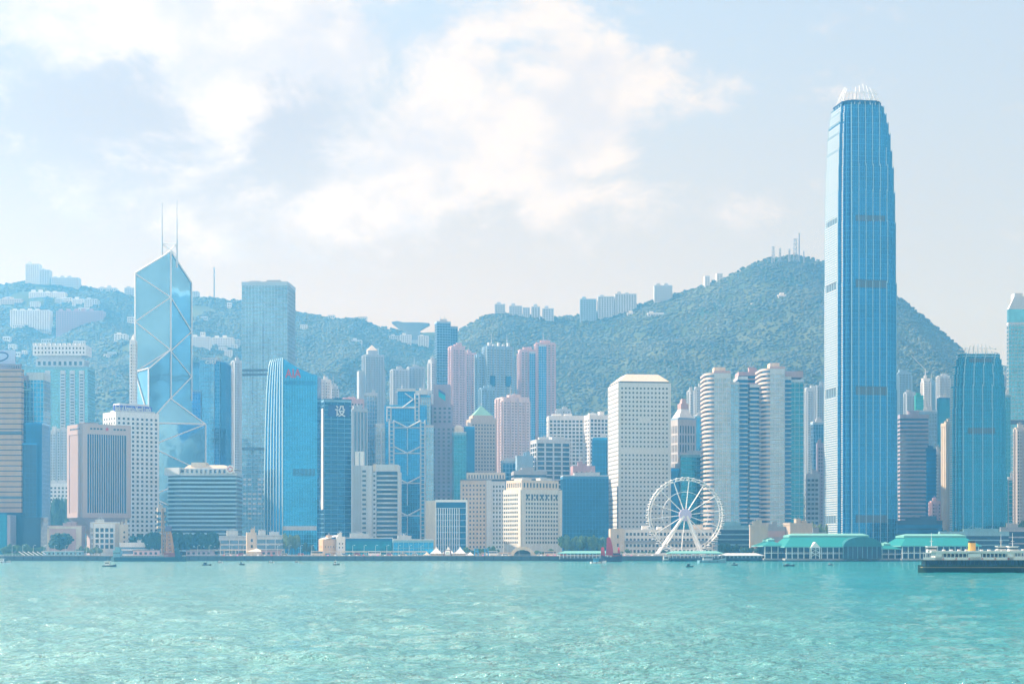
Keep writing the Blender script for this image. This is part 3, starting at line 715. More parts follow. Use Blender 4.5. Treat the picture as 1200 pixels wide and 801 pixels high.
while z < zz(445): q.box(x_(331.6), x_(371.4), -.22, 0, z, z + .28); z += 4
for k in range(14): u = x_(331.6) + k * (x_(371) - x_(331.6)) / 13; q.box(u - .1, u + .1, -.16, 0, 0, zz(441))
q.build('mullion_grid', paint('cyan_mullion', (.12, .42, .66), rough=.4, var=.05), t, fr)
q = MB()
for k in range(17): u = x_(343.5) + k * 1.15; q.box(u, u + .45, -.7, -.1, zz(557.5), zz(549))
q.build('louvre', DARK, t, fr); q = MB()
for k in range(22): u = x_(334) + k * 1.2; q.box(u, u + .4, -.7, -.1, zz(451), zz(445.5))
q.build('louvre', G_DEEP, t, fr)
text('AIA', t, fr, x_(334.5), zz(442.3), 10.5, RED, ly=-.8, width=x_(353) - x_(334.5), name='red_lettering')
q = MB().box(x_(331.6), x_(371), -.5, 0, zz(621), zz(616)).build('low_white_band', LGREY, t, fr)
# blue tower with a white character
Y = 1520; fr = fp(374, 380, 411.5, 468.5, Y, ratio=.9); zz = lambda y: PZ(y, Y) - GZ
t = thing('bank_tower', 'deep blue glass tower with a dark panel bearing one white character at its top', 'office tower', fr)
f_curtain(fr, t, G_DEEP, paint('mid_mullion', (.22, .42, .58), rough=.4, var=.05), px=6, pz=4.0, fin=.1, band=.5, dark=[], cap=1.5)
k = fr.w / (411.5 - 380)
MB().box(k * 4.5, fr.w - k * 2, -.6, .1, zz(487.5), zz(474)).build('sign_panel', NAVY, t, fr)
text('\u8bbe', t, fr, k * 12, zz(486.2), 10.5, WSTEEL, ly=-.9, name='white_character', width=k * 12.5)
r_plant(fr, t, G_DEEP, 8, 1, 4)
q = MB().box(-.9, -.1, 1, fr.d * .5, 40, zz(478)).build('white_fin', LGREY, t, fr)
# exoskeleton bank headquarters
Y = 1680; BASE = Fr(PX(440, Y), Y, GZ); zz = lambda y: PZ(y, Y) - GZ; x_ = lambda px: PX(px, Y) - PX(440, Y)
t = thing('truss_tower', 'blue glass headquarters hung from grey ladder masts with V trusses, left of mauve tower', 'office tower', BASE)
for a, b, top, y0, dp in ((465, 490, 455, 14, 30), (450, 500, 474, 7, 30), (452, 495, 494, 0, 36)):
    f_ = BASE.sub(x_(a), y0, 0, x_(b) - x_(a), dp, zz(top)); f_curtain(f_, t, G_BLUE, FIN_M, px=2.4, pz=3.9, fin=.1, band=.3, cap=1.5, sides=(0,))
q = MB()
for (px_, top, yy) in ((453, 476, 6), (457.5, 476, 6), (486, 460, 6), (490.5, 460, 6), (456.5, 492, -1.5), (461.5, 492, -1.5), (493, 492, -1.5), (498, 492, -1.5), (446.5, 497, 3)):
    q.bar((x_(px_), yy, 0), (x_(px_), yy, zz(top)), .75, 6)
for (a, b, top, yy) in ((453, 457.5, 476, 6), (486, 490.5, 460, 6), (456.5, 461.5, 492, -1.5), (493, 498, 492, -1.5)):
    z = 4
    while z < zz(top): q.bar((x_(a), yy, z), (x_(b), yy, z), .5); z += 4
q.build('ladder_mast', LGREY, t, BASE)
q = MB()
for y_ in (501, 531, 566, 604):
    a, m_, b = x_(461.5), x_(477.5), x_(493); q.bar((a, -1.8, zz(y_ - 8)), (m_, -1.8, zz(y_)), .75).bar((b, -1.8, zz(y_ - 8)), (m_, -1.8, zz(y_)), .75).bar((a, -1.8, zz(y_)), (b, -1.8, zz(y_)), .55).bar((m_, -1.8, zz(y_)), (m_, -1.8, zz(y_ + 26)), .35)
for y_ in (477,): q.bar((x_(452), 5.5, zz(y_)), (x_(486), 5.5, zz(y_)), .7).bar((x_(471), 5.5, zz(477)), (x_(484), 5.5, zz(467)), .6).bar((x_(474), 5.5, zz(460)), (x_(484), 5.5, zz(467)), .6)
q.build('suspension_truss', LGREY, t, BASE)
f_ = BASE.sub(x_(440), 4, 0, x_(451) - x_(440), 24, zz(496)); f_curtain(f_, t, G_SIL, LGREY, px=3, pz=3.9, sides=(0, 3))
f_ = BASE.sub(x_(499), 4, 0, x_(508) - x_(499), 24, zz(498)); f_curtain(f_, t, G_PALE, LGREY, px=3, pz=3.9, sides=(0,))
f_ = BASE.sub(x_(492), 12, 0, x_(504) - x_(492), 24, zz(462)); f_curtain(f_, t, G_SIL, FIN_M, px=2, pz=3.9, sides=(0,))
q = MB().box(x_(464), x_(486), 10, 24, zz(457), zz(454)).box(x_(486), x_(500), 10, 20, zz(461), zz(456)).bar((x_(470), 15, zz(455)), (x_(470), 15, zz(449)), .4).bar((x_(462), 15, zz(458)), (x_(482), 15, zz(456.5)), .5)
q.build('roof_crane', LGREY, t, BASE)
# mauve stepped tower with teal emblem panel
Y = 1700; x_ = lambda px: PX(px, Y) - PX(504, Y); zz = lambda y: PZ(y, Y) - GZ; B = Fr(PX(504, Y), Y, GZ)
t = thing('stepped_tower', 'mauve stone tower stepping up to a flat top with a bright teal diamond emblem', 'office tower', B)
for i, (a, b, top, y0) in enumerate(((507.5, 527, 449, 10), (506, 530, 473, 6), (505, 535, 498, 0))):
    f_ = B.sub(x_(a), y0, 0, x_(b) - x_(a), 26, zz(top))
    if i == 0: f_plain(f_, t, MAUVE)
    else:
        g_ = Fr(f_.x, f_.y, f_.z, 0, f_.w, f_.d, f_.h); f_grid(g_, t, MAUVE, WIN, px=4.6, pz=4.0, fw=.5, fh=.5, indiv=50, top=2, bot=20 if i == 2 else zz(498) + 2, sides=(0, 3))
q = MB(); a, b = x_(513.5), x_(521.5); zc = zz(461)
q.hull([(a, 9.6, zc + 5), (b, 9.6, zc + .5), (b, 9.6, zc - 6.5), (a, 9.6, zc - 2), (a, 9.98, zc + 5), (b, 9.98, zc + .5), (b, 9.98, zc - 6.5), (a, 9.98, zc - 2)], [(0, 3, 2, 1), (4, 5, 6, 7), (0, 1, 5, 4), (1, 2, 6, 5), (2, 3, 7, 6), (3, 0, 4, 7)])
q.build('emblem', paint('teal_emblem', (.02, .42, .5), var=.03), t, B)
q = MB().hull([(a, 9.2, zc + 5.5), (b, 9.2, zc + 1), (b, 9.2, zc - 1), (a, 9.2, zc + 3), (a, 9.5, zc + 5.5), (b, 9.5, zc + 1), (b, 9.5, zc - 1), (a, 9.5, zc + 3)], [(0, 3, 2, 1), (4, 5, 6, 7), (0, 1, 5, 4), (1, 2, 6, 5), (2, 3, 7, 6), (3, 0, 4, 7)])
q.build('emblem_stroke', NAVY, t, B)
# ------------------------------------------------------------------ porthole tower with truncated pyramid roof
Y = 1600; fr = fp(713, 725, 785.5, 448, Y, ratio=1.0); zz = lambda y: PZ(y, Y) - GZ
PORT = paint('pale_panel', (.60, .62, .62), var=.08)
t = thing('porthole_tower', 'tall white tower with rows of small round windows and a cream truncated pyramid roof', 'office tower', fr)
MB().box(0, fr.w, 0, fr.d, 0, fr.h).build('wall', PORT, t, fr)
def disc(rad, n=10, y0=-.35, y1=.02): return MB().prism([(rad * math.cos(i * 2 * math.pi / n), rad * math.sin(i * 2 * math.pi / n)) for i in range(n)], 0, .35)
nx, nz = 13, int(fr.h / 4.15); du = (fr.w - 3) / nx; me = {}
ring_ = MB(); stf = MB(); k = 0; rn = random.Random(2)
P8 = [(.98 * math.cos(i * math.pi / 4 + .39), .98 * math.sin(i * math.pi / 4 + .39)) for i in range(8)]
wm = MB(); wm.hull([(a, -.10, b) for a, b in P8] + [(a, -.02, b) for a, b in P8], [tuple(range(8)), tuple(range(15, 7, -1))] + [(i, i + 8, (i + 1) % 8 + 8, (i + 1) % 8) for i in range(8)])
wmesh = wm.mesh('porthole_window', WIN)
for j in reversed(range(2, nz)):
    z = j * 4.15 + 1
    if j in (nz - 1, nz - 15, nz - 16): pass
    for i in range(nx):
        if j == nz - 15 or (j == nz - 8 and 4 < i < 8): continue
        u_ = 1.5 + (i + .5) * du
        if k < 100:
            o = bpy.data.objects.new('porthole_window', wmesh); C.objects.link(o); attach(o, t, fr, u_, 0, z); k += 1
        else: stf.hull([(u_ + a, -.10, z + b) for a, b in P8] + [(u_ + a, -.02, z + b) for a, b in P8], [tuple(range(8)), tuple(range(15, 7, -1))] + [(i2, i2 + 8, (i2 + 1) % 8 + 8, (i2 + 1) % 8) for i2 in range(8)])
    for i in range(12):
        u_ = 1.5 + (i + .5) * (fr.d - 3) / 12
        stf.hull([(-.10, fr.d - u_ + a, z + b) for a, b in P8] + [(-.02, fr.d - u_ + a, z + b) for a, b in P8], [tuple(range(7, -1, -1)), tuple(range(8, 16))] + [(i2, (i2 + 1) % 8, (i2 + 1) % 8 + 8, i2 + 8) for i2 in range(8)])
stf.build('porthole_window', WIN, t, fr, stuff=True)
q = MB()
for u_ in (0, fr.w): q.box(u_ - .5, u_ + .5, -.5, .5, 0, fr.h)
q.box(-.5, .5, fr.d - .5, fr.d + .5, 0, fr.h).build('corner_pier', PORT, t, fr)
MB().box(1.2, fr.w - 1.2, 1.2, fr.d - 1.2, fr.h, fr.h + 1.4).build('roof_gap', DARK, t, fr)
f_ = fr.sub(0, 0, 1.4, fr.w, fr.d, fr.h); r_pyr(f_, t, paint('cream_roof', (.72, .62, .5), rough=.5, var=.05), zz(437) - fr.h - 1.4, inset=.6, topw=.62)
# ------------------------------------------------------------------ residential-looking curved office pair
def curvy(name, label, x0, xc, x1, top, Y, gl, seed, bandw):
    """granite and silver-glass tower whose sunlit corner is a stack of rounded balconies"""
    B = Fr(PX(x0, Y), Y, GZ); x_ = lambda px: PX(px, Y) - PX(x0, Y); h = PZ(top, Y) - GZ
    t = thing(name, label, 'office tower', B)
    r_ = x_(xc) - 0; n = 10
    def arc(k=0): return [(r_ * (1 - math.cos(a)) - k * math.cos(a), 14 - 14 * math.sin(a) * 1.0 - k * math.sin(a)) for a in [math.pi / 2 * i / n for i in range(n + 1)]]
    P = [(0, 40)] + arc(-.6) + [(r_, 0.3), (r_, 40)]
    MB().prism([(.6, 40)] + arc(-.9) + [(r_, 40)], 0, h).build('balcony_core', G_GREY, t, B)
    q = MB(); z = 3
    while z < h:
        q.prism([(-.6, 40)] + arc(.6) + [(r_ - .01, 40)], z, z + 1.9); z += 4.0
    q.build('balcony_band', paint('warm_granite', (.56, .47, .42), var=.1), t, B)
    f_ = B.sub(r_, 0, 0, x_(x1) - r_, 36, h); f_curtain(f_, t, gl, LGREY, px=4, pz=4, fin=.12, band=.75, cap=4, sides=(0, 1))
    MB().box(r_ - .3, x_(x1) + .3, -.6, 35, h, h + 2.2).build('parapet', PINK, t, B)
    f_ = B.sub(r_ * 1.1, 6, 0, x_(x1) - r_ * 1.6, 16, h + 6); f_plain(f_, t, CREAM, 'rooftop_plant')
    return t, B, x_, h
t, B, x_, h = curvy('twin_office_tower', 'granite and silver glass tower with rounded balconies directly behind the big wheel', 827, 837, 856, 437, 1560, G_SIL, 1, 1)
f_ = B.sub(x_(856), 6, 0, x_(867) - x_(856), 30, PZ(447, 1560) - GZ); f_curtain(f_, t, G_PALE, LGREY, px=4, pz=4, band=.4)
f_ = B.sub(x_(867), 12, 0, x_(878) - x_(867), 30, PZ(440, 1560) - GZ); f_bands(f_, t, LGREY, G_DEEP, pz=4, sh=1.2, proud=.4)
t, B, x_, h = curvy('twin_office_tower', 'granite and silver glass tower with rounded balconies, just left of the tallest tower', 893, 902.5, 919.5, 432, 1560, G_SIL, 2, 1)
f_ = B.sub(x_(919.5), 5, 0, x_(928) - x_(919.5), 30, PZ(441, 1560) - GZ); f_bands(f_, t, LGREY, G_DEEP, pz=4, sh=1.1, proud=.3)
f_ = B.sub(x_(928), 8, 0, x_(943.5) - x_(928), 30, PZ(444, 1560) - GZ); f_curtain(f_, t, G_TEAL, LGREY, px=4, pz=4, band=.4); f_ = B.sub(x_(920), 10, PZ(441, 1560) - GZ, x_(943.5) - x_(920), 24, 6); f_plain(f_, t, PINK, 'rooftop_plant')
f_ = B.sub(x_(882), 14, 0, x_(893) - x_(882), 28, PZ(449, 1560) - GZ); f_bands(f_, t, LGREY, G_DEEP, pz=4, sh=1.6, proud=.8)
Y = 1640; fr = fp(866, 866, 893, 437, Y, d=26); t = thing('office_tower', 'dark recessed wing with pinkish crown between the two balconied towers', 'office tower', fr)
f_bands(fr, t, PINK, G_DEEP, pz=4, sh=1.5, proud=.4); r_plant(fr, t, PINK, 2, 2, 7)
# ------------------------------------------------------------------ the left bank of offices
def simple(name, label, cat, fr): return thing(name, label, cat, fr)
Y = 1420; fr = fpr(-30, 24.5, 27.5, 433, Y, ratio=.6); zz = lambda y: PZ(y, Y) - GZ
t = thing('office_tower', 'tan stone tower with thin floor lines at the left edge, a pale rooftop sign above', 'office tower', fr)
f_bands(fr, t, BROWN, G_DARK, pz=4.2, sh=3.5, proud=.35, bot=zz(600), top=1)
for y_ in (506, 582): MB().box(-.5, fr.w + .5, -.6, 2, zz(y_ + 2), zz(y_ - 1)).build('plant_floor_band', DARK, t, fr)
f_ = fr.sub(1, 3, fr.h, fr.w - 2, fr.d - 6, zz(426) - fr.h); f_grid(f_, t, MAUVE, WIN, px=2, pz=3, fw=.5, top=.3, bot=.3, indiv=30)
k = fr.w / 54.5; q = MB().box(k * 14, k * 45, 6, 7.5, zz(425), zz(409)); q.build('sign_board', paint('pale_sign', (.45, .52, .75), var=.04), t, fr)
P = [(k * 26 + 11 * k * math.cos(a), 5.7, zz(417) + 3.6 * math.sin(a) + .9 * math.cos(a)) for a in [i * math.pi / 12 - math.pi * .75 for i in range(19)]]
q = MB()
for a, b in zip(P, P[1:]): q.bar(a, b, .5)
q.build('swoosh_emblem', NAVY, t, fr)
r_plant(fr, t, MAUVE, 2, 2, 3, parapet=False)
Y = 1430; fr = fp(24, 24, 42.5, 460, Y, d=30); zz = lambda y: PZ(y, Y) - GZ; B = fr; x_ = lambda px: PX(px, Y) - PX(24, Y)
t = thing('stepped_glass_tower', 'dark blue glass tower with stepped sides right beside the tan stone tower', 'office tower', fr)
f_curtain(fr.sub(x_(25), 1, 0, x_(31) - x_(25), 22, zz(440)), t, G_TEAL, MAUVE, px=3, pz=4, cap=4)
f_curtain(fr.sub(x_(24), 0, 0, x_(35) - x_(24), 25, zz(456)), t, G_DEEP, TEALW, px=3, pz=4, fin=.1, band=.25, cap=1, sides=(0, 1, 3))
f_curtain(fr.sub(x_(24), -4, 0, x_(50.5) - x_(24), 25, zz(496)), t, G_DEEP, G_BLUE, px=3, pz=4, fin=.1, band=.25, cap=1)
f_curtain(fr.sub(x_(24), -7, 0, x_(46) - x_(24), 25, zz(520)), t, G_DARK, G_BLUE, px=3.4, pz=4, fin=.1, band=.25, cap=1)
f_curtain(fr.sub(x_(29), 6, 0, x_(49) - x_(29), 20, zz(436)), t, G_CYAN, LGREY, px=3, pz=4, cap=6)
f_plain(fr.sub(x_(19), -11, 0, x_(52) - x_(19), 22, zz(606)), t, G_DARK, 'podium')
Y = 1400; fr = fp(-20, -20, 8, 601, Y, d=20); t = thing('corner_block', 'low dark teal block at the left edge in front of the tan tower', 'building', fr); f_curtain(fr, t, G_TEAL, G_DEEP, px=4, pz=4, cap=1)
q = MB().box(fr.w + .4, fr.w + 3, -.5, 16, 0, PZ(603, Y) - GZ).build('stone_pier', MAUVE, t, fr)
# hillside hotel tower with crenellated crown
Y = 2050; B = Fr(PX(30, Y), Y, tz(PX(60, Y), Y)); x_ = lambda px: PX(px, Y) - PX(30, Y); zz = lambda y: PZ(y, Y) - B.z
t = thing('hotel_tower', 'wide teal tower with pale window columns and a white crenellated crown above the left offices', 'tower', B)
f_ = B.sub(0, 0, 0, x_(103), 34, zz(430)); f_curtain(f_, t, G_TEAL2 if 'G_TEAL2' in globals() else glass('hazy_teal_glass', (.14, .42, .50)), TEALW, px=4, pz=3.6, fin=.3, band=.9, cap=3)
q = MB(); st = MB()
for a in (53, 71, 82, 93):
    q.box(x_(a), x_(a + 6), -1.6, 0, 0, zz(434)); z = 3
    while z < zz(438): st.box(x_(a) + 1, x_(a + 6) - 1, -1.75, -1.6, z, z + 1.5); z += 3.6
q.build('bay_column', LGREY, t, B); st.build('window', WIN, t, B, stuff=True)
f_ = B.sub(x_(41), 5, zz(430), x_(97) - x_(41), 24, zz(420) - zz(430)); f_grid(f_, t, LGREY, WIN, px=6, pz=5, top=.5, bot=.5, indiv=10)
f_ = B.sub(x_(38), 3, zz(416), x_(100) - x_(38), 26, zz(404) - zz(416)); f_grid(f_, t, WHITE, WIN, px=4, pz=4, fw=.4, top=1, bot=1, indiv=40)
q = MB(); MB().box(x_(44), x_(94), 6, 20, zz(421), zz(415.5)).build('recess', LGREY, t, B)
for k in range(11):
    u = x_(39) + k * (x_(99) - x_(39)) / 10.4; q.box(u - 1.6, u + 1.6, 2.4, 8, zz(404), zz(401.5))
q.build('merlon', WHITE, t, B)
Y = 1950
for i, (a, b, top, lab) in enumerate(((53, 66, 505, 'pale narrow block of flats in front of the teal hillside tower, left one of two'), (67, 79, 503, 'pale narrow block of flats in front of the teal hillside tower, right one of two'))):
    fr = fp(a, a, b, top, Y, d=16, bot=566); t = thing('flats_tower', lab, 'flats', fr); f_resi(fr, t, LGREY, WIN, seed=i, bay=3.6); r_plant(fr, t, seed=i, n=1)
fr = fp(53, 53, 81, 566, 1850, d=16); t = thing('hillside_block', 'white low block half hidden by trees between the teal glass and the fluted pink building', 'building', fr); f_grid(fr, t, WHITE, WIN, px=4, pz=4, indiv=20); r_plant(fr, t, n=2, hmax=3)
# fluted pink building on a narrow waist
Y = 1440; k1 = .0
fr = fp(79, 97, 153, 496, Y, ratio=.75, bot=606); zz = lambda y: PZ(y, Y) - fr.z
PK = paint('pink_panel', (.48, .37, .35), var=.08)
t = thing('fluted_office_block', 'pink stone office block with deep vertical fins, standing on a narrow tapered waist', 'office block', fr)
MB().box(.8, fr.w - .8, .8, fr.d - .8, 0, fr.h).build('glazing', G_DEEP, t, fr)
q = MB(); n = 16
for s in (0, 3, 1):
    Ls = slen(fr, s); n = round(Ls / 2.6)
    zt = zz(508)
    for i in range(1, n):
        u = 4 + (Ls - 8) * i / n; fbox(q, fr, s, u - (.33 if s == 0 else .8), u + (.33 if s == 0 else .8), 4, zt + .5, -1.2, .05)
q.build('fin', PK, t, fr)
q = MB()
for s in (0, 3, 1):
    Ls = slen(fr, s); fbox(q, fr, s, 0, 4, 0, fr.h, -1.2, .3); fbox(q, fr, s, Ls - 4, Ls, 0, fr.h, -1.2, .3); fbox(q, fr, s, 4, Ls - 4, zz(508), fr.h, -1.2, .3); fbox(q, fr, s, 4, Ls - 4, 0, 4, -1.2, .3)
q.build('stone_frame', PK, t, fr)
q = MB()
for s in (0, 3):
    Ls = slen(fr, s); n = int(Ls / 3)
    for i in range(2, n - 1):
        if s == 0 and abs(i - n / 2) < 1.2: continue
        fbox(q, fr, s, i * 3 + .4, i * 3 + 2.4, zz(502.5), zz(500.5), .3, .36)
q.build('window', WIN, t, fr, stuff=True)
q = MB(); cx, cz = fr.w / 2, zz(501.5)
P = [(cx + (2.1 if i % 2 == 0 else .85) * math.sin(i * math.pi / 5), cz + (2.1 if i % 2 == 0 else .85) * math.cos(i * math.pi / 5)) for i in range(10)]
q.hull([(a, -.62, b) for a, b in P] + [(a, -.32, b) for a, b in P], [tuple(range(10)), tuple(range(19, 9, -1))] + [(i, i + 10, (i + 1) % 10 + 10, (i + 1) % 10) for i in range(10)]); q.build('star_emblem', RED, t, fr)
a = 13; w, d = fr.w, fr.d; zb_ = PZ(626, Y) - fr.z; zg = GZ - fr.z
MB().prism([(a, a * .8), (w - a, a * .8), (w - a, d - a * .8), (a, d - a * .8)], zb_, 0, [(0, 0), (w, 0), (w, d), (0, d)]).prism([(a, a * .8), (w - a, a * .8), (w - a, d - a * .8), (a, d - a * .8)], zg, zb_).build('waist', PK, t, fr)
r_plant(fr, t, PK, 4, 1, 3, parapet=False)
# white slab with square windows and the blue rooftop sign
Y = 1540; fr = fp(121, 136, 186, 482, Y, ratio=.6); zz = lambda y: PZ(y, Y) - GZ
t = thing('white_office_tower', 'white office tower with small square windows under a long blue lettered rooftop sign', 'office tower', fr)
f_grid(fr, t, WHITE, WIN, px=4.7, pz=3.95, fw=.5, fh=.5, top=4, bot=8, proud=.35)
k = fr.w / 50
MB().box(.5, fr.w - 3, 1, 12, fr.h, fr.h + 1.5).build('roof_slab', LGREY, t, fr)
MB().box(-k * 1, k * 43, 2, 3.4, zz(481), zz(474)).build('sign_board', paint('sign_blue', (.08, .10, .50), var=.03), t, fr)
text('Bank of America Merrill Lynch', t, fr, -k * .4, zz(480.2), 6.2, WSTEEL, ly=1.6, width=k * 42, name='white_lettering')
MB().box(k * 6, k * 40, 4, 16, zz(474), zz(471.5)).build('rooftop_plant', WHITE, t, fr)
Y = 1700; fr = fp(152.5, 152.5, 158, 398, Y, d=8); t = thing('slim_tower', 'very slim white tower rising along the left side of the prism tower', 'tower', fr)
f_resi(fr, t, WHITE, WIN, bay=2.5, bd=.6); r_pyr(fr, t, WHITE, 6, inset=.2)
# dark banded block with wavy floors
Y = 1460; fr = fp(193, 200, 277, 556, Y, ratio=.5, t=12); fr = fp(194, 194, 277, 557, Y, d=38); zz = lambda y: PZ(y, Y) - GZ
t = thing('banded_block', 'wide dark glass block with wavy pale blue floor bands and a round red logo', 'office block', fr)
PTS = [(0, 6), (fr.w * .12, 1.5), (fr.w * .22, -1.2), (fr.w * .34, -.6), (fr.w * .5, 1.2), (fr.w * .65, 2.4), (fr.w * .8, 1.4), (fr.w, 1.6)]
full = PTS + [(fr.w, fr.d), (0, fr.d)]
inn = [(min(max(x, 1.0), fr.w - 1.0), y + 1.1 if y < 20 else y - 1) for x, y in full]
MB().prism(inn, 0, fr.h).build('glazing', G_DARK, t, fr)
q = MB(); z = 3; BB = paint('band_panel', (.34, .50, .60), var=.06)
while z < zz(561): q.prism(full, z, z + 1.55); z += 3.62
q.build('floor_band', BB, t, fr)
q = MB().prism(full, fr.h, fr.h + 2.4); q.build('parapet', LGREY, t, fr)
MB().prism([(-2.5, 8), (fr.w * .2, -2.4), (fr.w * .21, -2.4), (fr.w * .21, 20), (-2.5, 20)], zz(556), zz(547.5)).build('corner_hood', LGREY, t, fr)
q = MB()
for i in range(11): u = fr.w * (.26 + i * .065); q.box(u, u + 1.8, .2, 6, zz(555.5), zz(550))
q.build('roof_pier', LGREY, t, fr); MB().box(fr.w * .22, fr.w, 2, 30, zz(550), zz(548.2)).build('roof_slab', LGREY, t, fr)
q = MB().prism([(fr.w * .24, 5), (fr.w * .95, 5), (fr.w * .95, 28), (fr.w * .24, 28)], zz(548.2), zz(544), [(fr.w * .3, 9), (fr.w * .8, 9), (fr.w * .8, 22), (fr.w * .3, 22)]); q.prism([(fr.w * .34, 7), (fr.w * .55, 7), (fr.w * .55, 20), (fr.w * .34, 20)], zz(546), zz(541)); q.build('rooftop_plant', CREAM, t, fr)
def sdisc(cx, y0, y1, cz, r, n=20): 
    P = [(cx + r * math.cos(i * 2 * math.pi / n), cz + r * math.sin(i * 2 * math.pi / n)) for i in range(n)]
    return MB().hull([(a, y0, b) for a, b in P] + [(a, y1, b) for a, b in P], [tuple(range(n)), tuple(range(2 * n - 1, n - 1, -1))] + [(i, i + n, (i + 1) % n + n, (i + 1) % n) for i in range(n)])
cx = fr.w * .915; sdisc(cx, -.8, -.2, zz(549.5), 3.5).build('logo_disc', WSTEEL, t, fr)
q = MB()
for a, b in ((.2, 1.0), (1.2, 2.1), (2.4, 3.6), (3.9, 4.9), (5.1, 6.0)):
    A = [(cx + 1.9 * math.cos(a + (b - a) * i / 4), -1.0, zz(549.5) + 1.9 * math.sin(a + (b - a) * i / 4)) for i in range(5)]
    for p, r_ in zip(A, A[1:]): q.bar(p, r_, .42)
q.build('logo_mark', RED, t, fr)
# lettered bank tower with pale and dark steps
Y = 1850; B = Fr(PX(215, Y), Y, GZ); x_ = lambda px: PX(px, Y) - PX(215, Y); zz = lambda y: PZ(y, Y) - GZ
t = thing('lettered_tower', 'pale stepped glass tower with white letters, just right of the white braced prism tower', 'office tower', B)
f_curtain(B.sub(0, 6, 0, x_(234) - 0, 30, zz(424)), t, G_PALE, G_GREY, px=4, pz=4, cap=6)
f_curtain(B.sub(x_(234), 0, 0, x_(251) - x_(234), 36, zz(421)), t, G_PALE, PALEBLUE, px=5, pz=4, fin=.1, band=.3, cap=1)
f_curtain(B.sub(x_(251), 2, 0, x_(257) - x_(251), 36, zz(422)), t, G_BLUE, PALEBLUE, px=3, pz=4, fin=.1, band=.3, cap=1)
f_curtain(B.sub(x_(257), 4, 0, x_(263.5) - x_(257), 36, zz(424)), t, G_DEEP, G_BLUE, px=3, pz=4, fin=.1, band=.3, cap=1)
f_curtain(B.sub(x_(226), -4, 0, x_(236) - x_(226), 20, zz(458)), t, G_BLUE, PALEBLUE, px=3, pz=4, cap=1)
text('citi', t, B, x_(240.5), zz(426), 7, WSTEEL, ly=-.8, width=x_(253) - x_(240.5), name='white_lettering')
MB().box(x_(236), x_(255), 4, 20, zz(421), zz(418.5)).build('rooftop_plant', LGREY, t, B)
# ------------------------------------------------------------------ middle of the city
def tower(name, label, px3, top, Y, style, bot=None, d=None, ratio=.9, cat='tower', seed=0, roof=None, **kw):
    x0, xc, x1 = px3
    fr = fp(x0, xc, x1, top, Y, bot=bot, d=d, ratio=ratio) if xc < (x0 + x1) / 2 else fpr(x0, xc, x1, top, Y, bot=bot, ratio=ratio)
    if xc == x0 and d is None: fr.d = fr.w * ratio
    if bot is None:
        g = max(GZ, min(tz(fr.x, fr.y), tz(fr.x + fr.w, fr.y)) - 4)
        if g > GZ: fr.h -= g - GZ; fr.z = g
    t = thing(name, label, cat, fr); m = dict(kw)
    if style == 'resi': f_resi(fr, t, m.pop('wall', LGREY), m.pop('win', WIN), seed=seed, **m)
    elif style == 'curtain': f_curtain(fr, t, m.pop('g', G_BLUE), m.pop('mull', PALEBLUE), **m)
    elif style == 'grid': f_grid(fr, t, m.pop('wall', WHITE), m.pop('win', WIN), **m)
    elif style == 'bands': f_bands(fr, t, m.pop('wall', WHITE), m.pop('g', G_DARK), **m)
    elif style == 'fins': f_fins(fr, t, m.pop('g', G_DARK), m.pop('wall', WHITE), **m)
    elif style == 'plain': f_plain(fr, t, m.pop('wall', WHITE))
    r = roof or 'plant'
    if r == 'plant': r_plant(fr, t, kw.get('wall', LGREY), seed, 2, 5)
    elif r == 'mast': r_plant(fr, t, kw.get('wall', LGREY), seed, 2, 5, mast=16)
    elif r == 'pyr': r_pyr(fr, t, kw.get('wall', WHITE), fr.w * .5)
    return t, fr
HZW = paint('pale_flats_wall', (.52, .56, .60)); HPK = paint('pink_flats_wall', (.60, .42, .44)); HBL = paint('blue_flats_wall', (.25, .38, .50)); HGR = paint('grey_flats_wall', (.38, .43, .48))
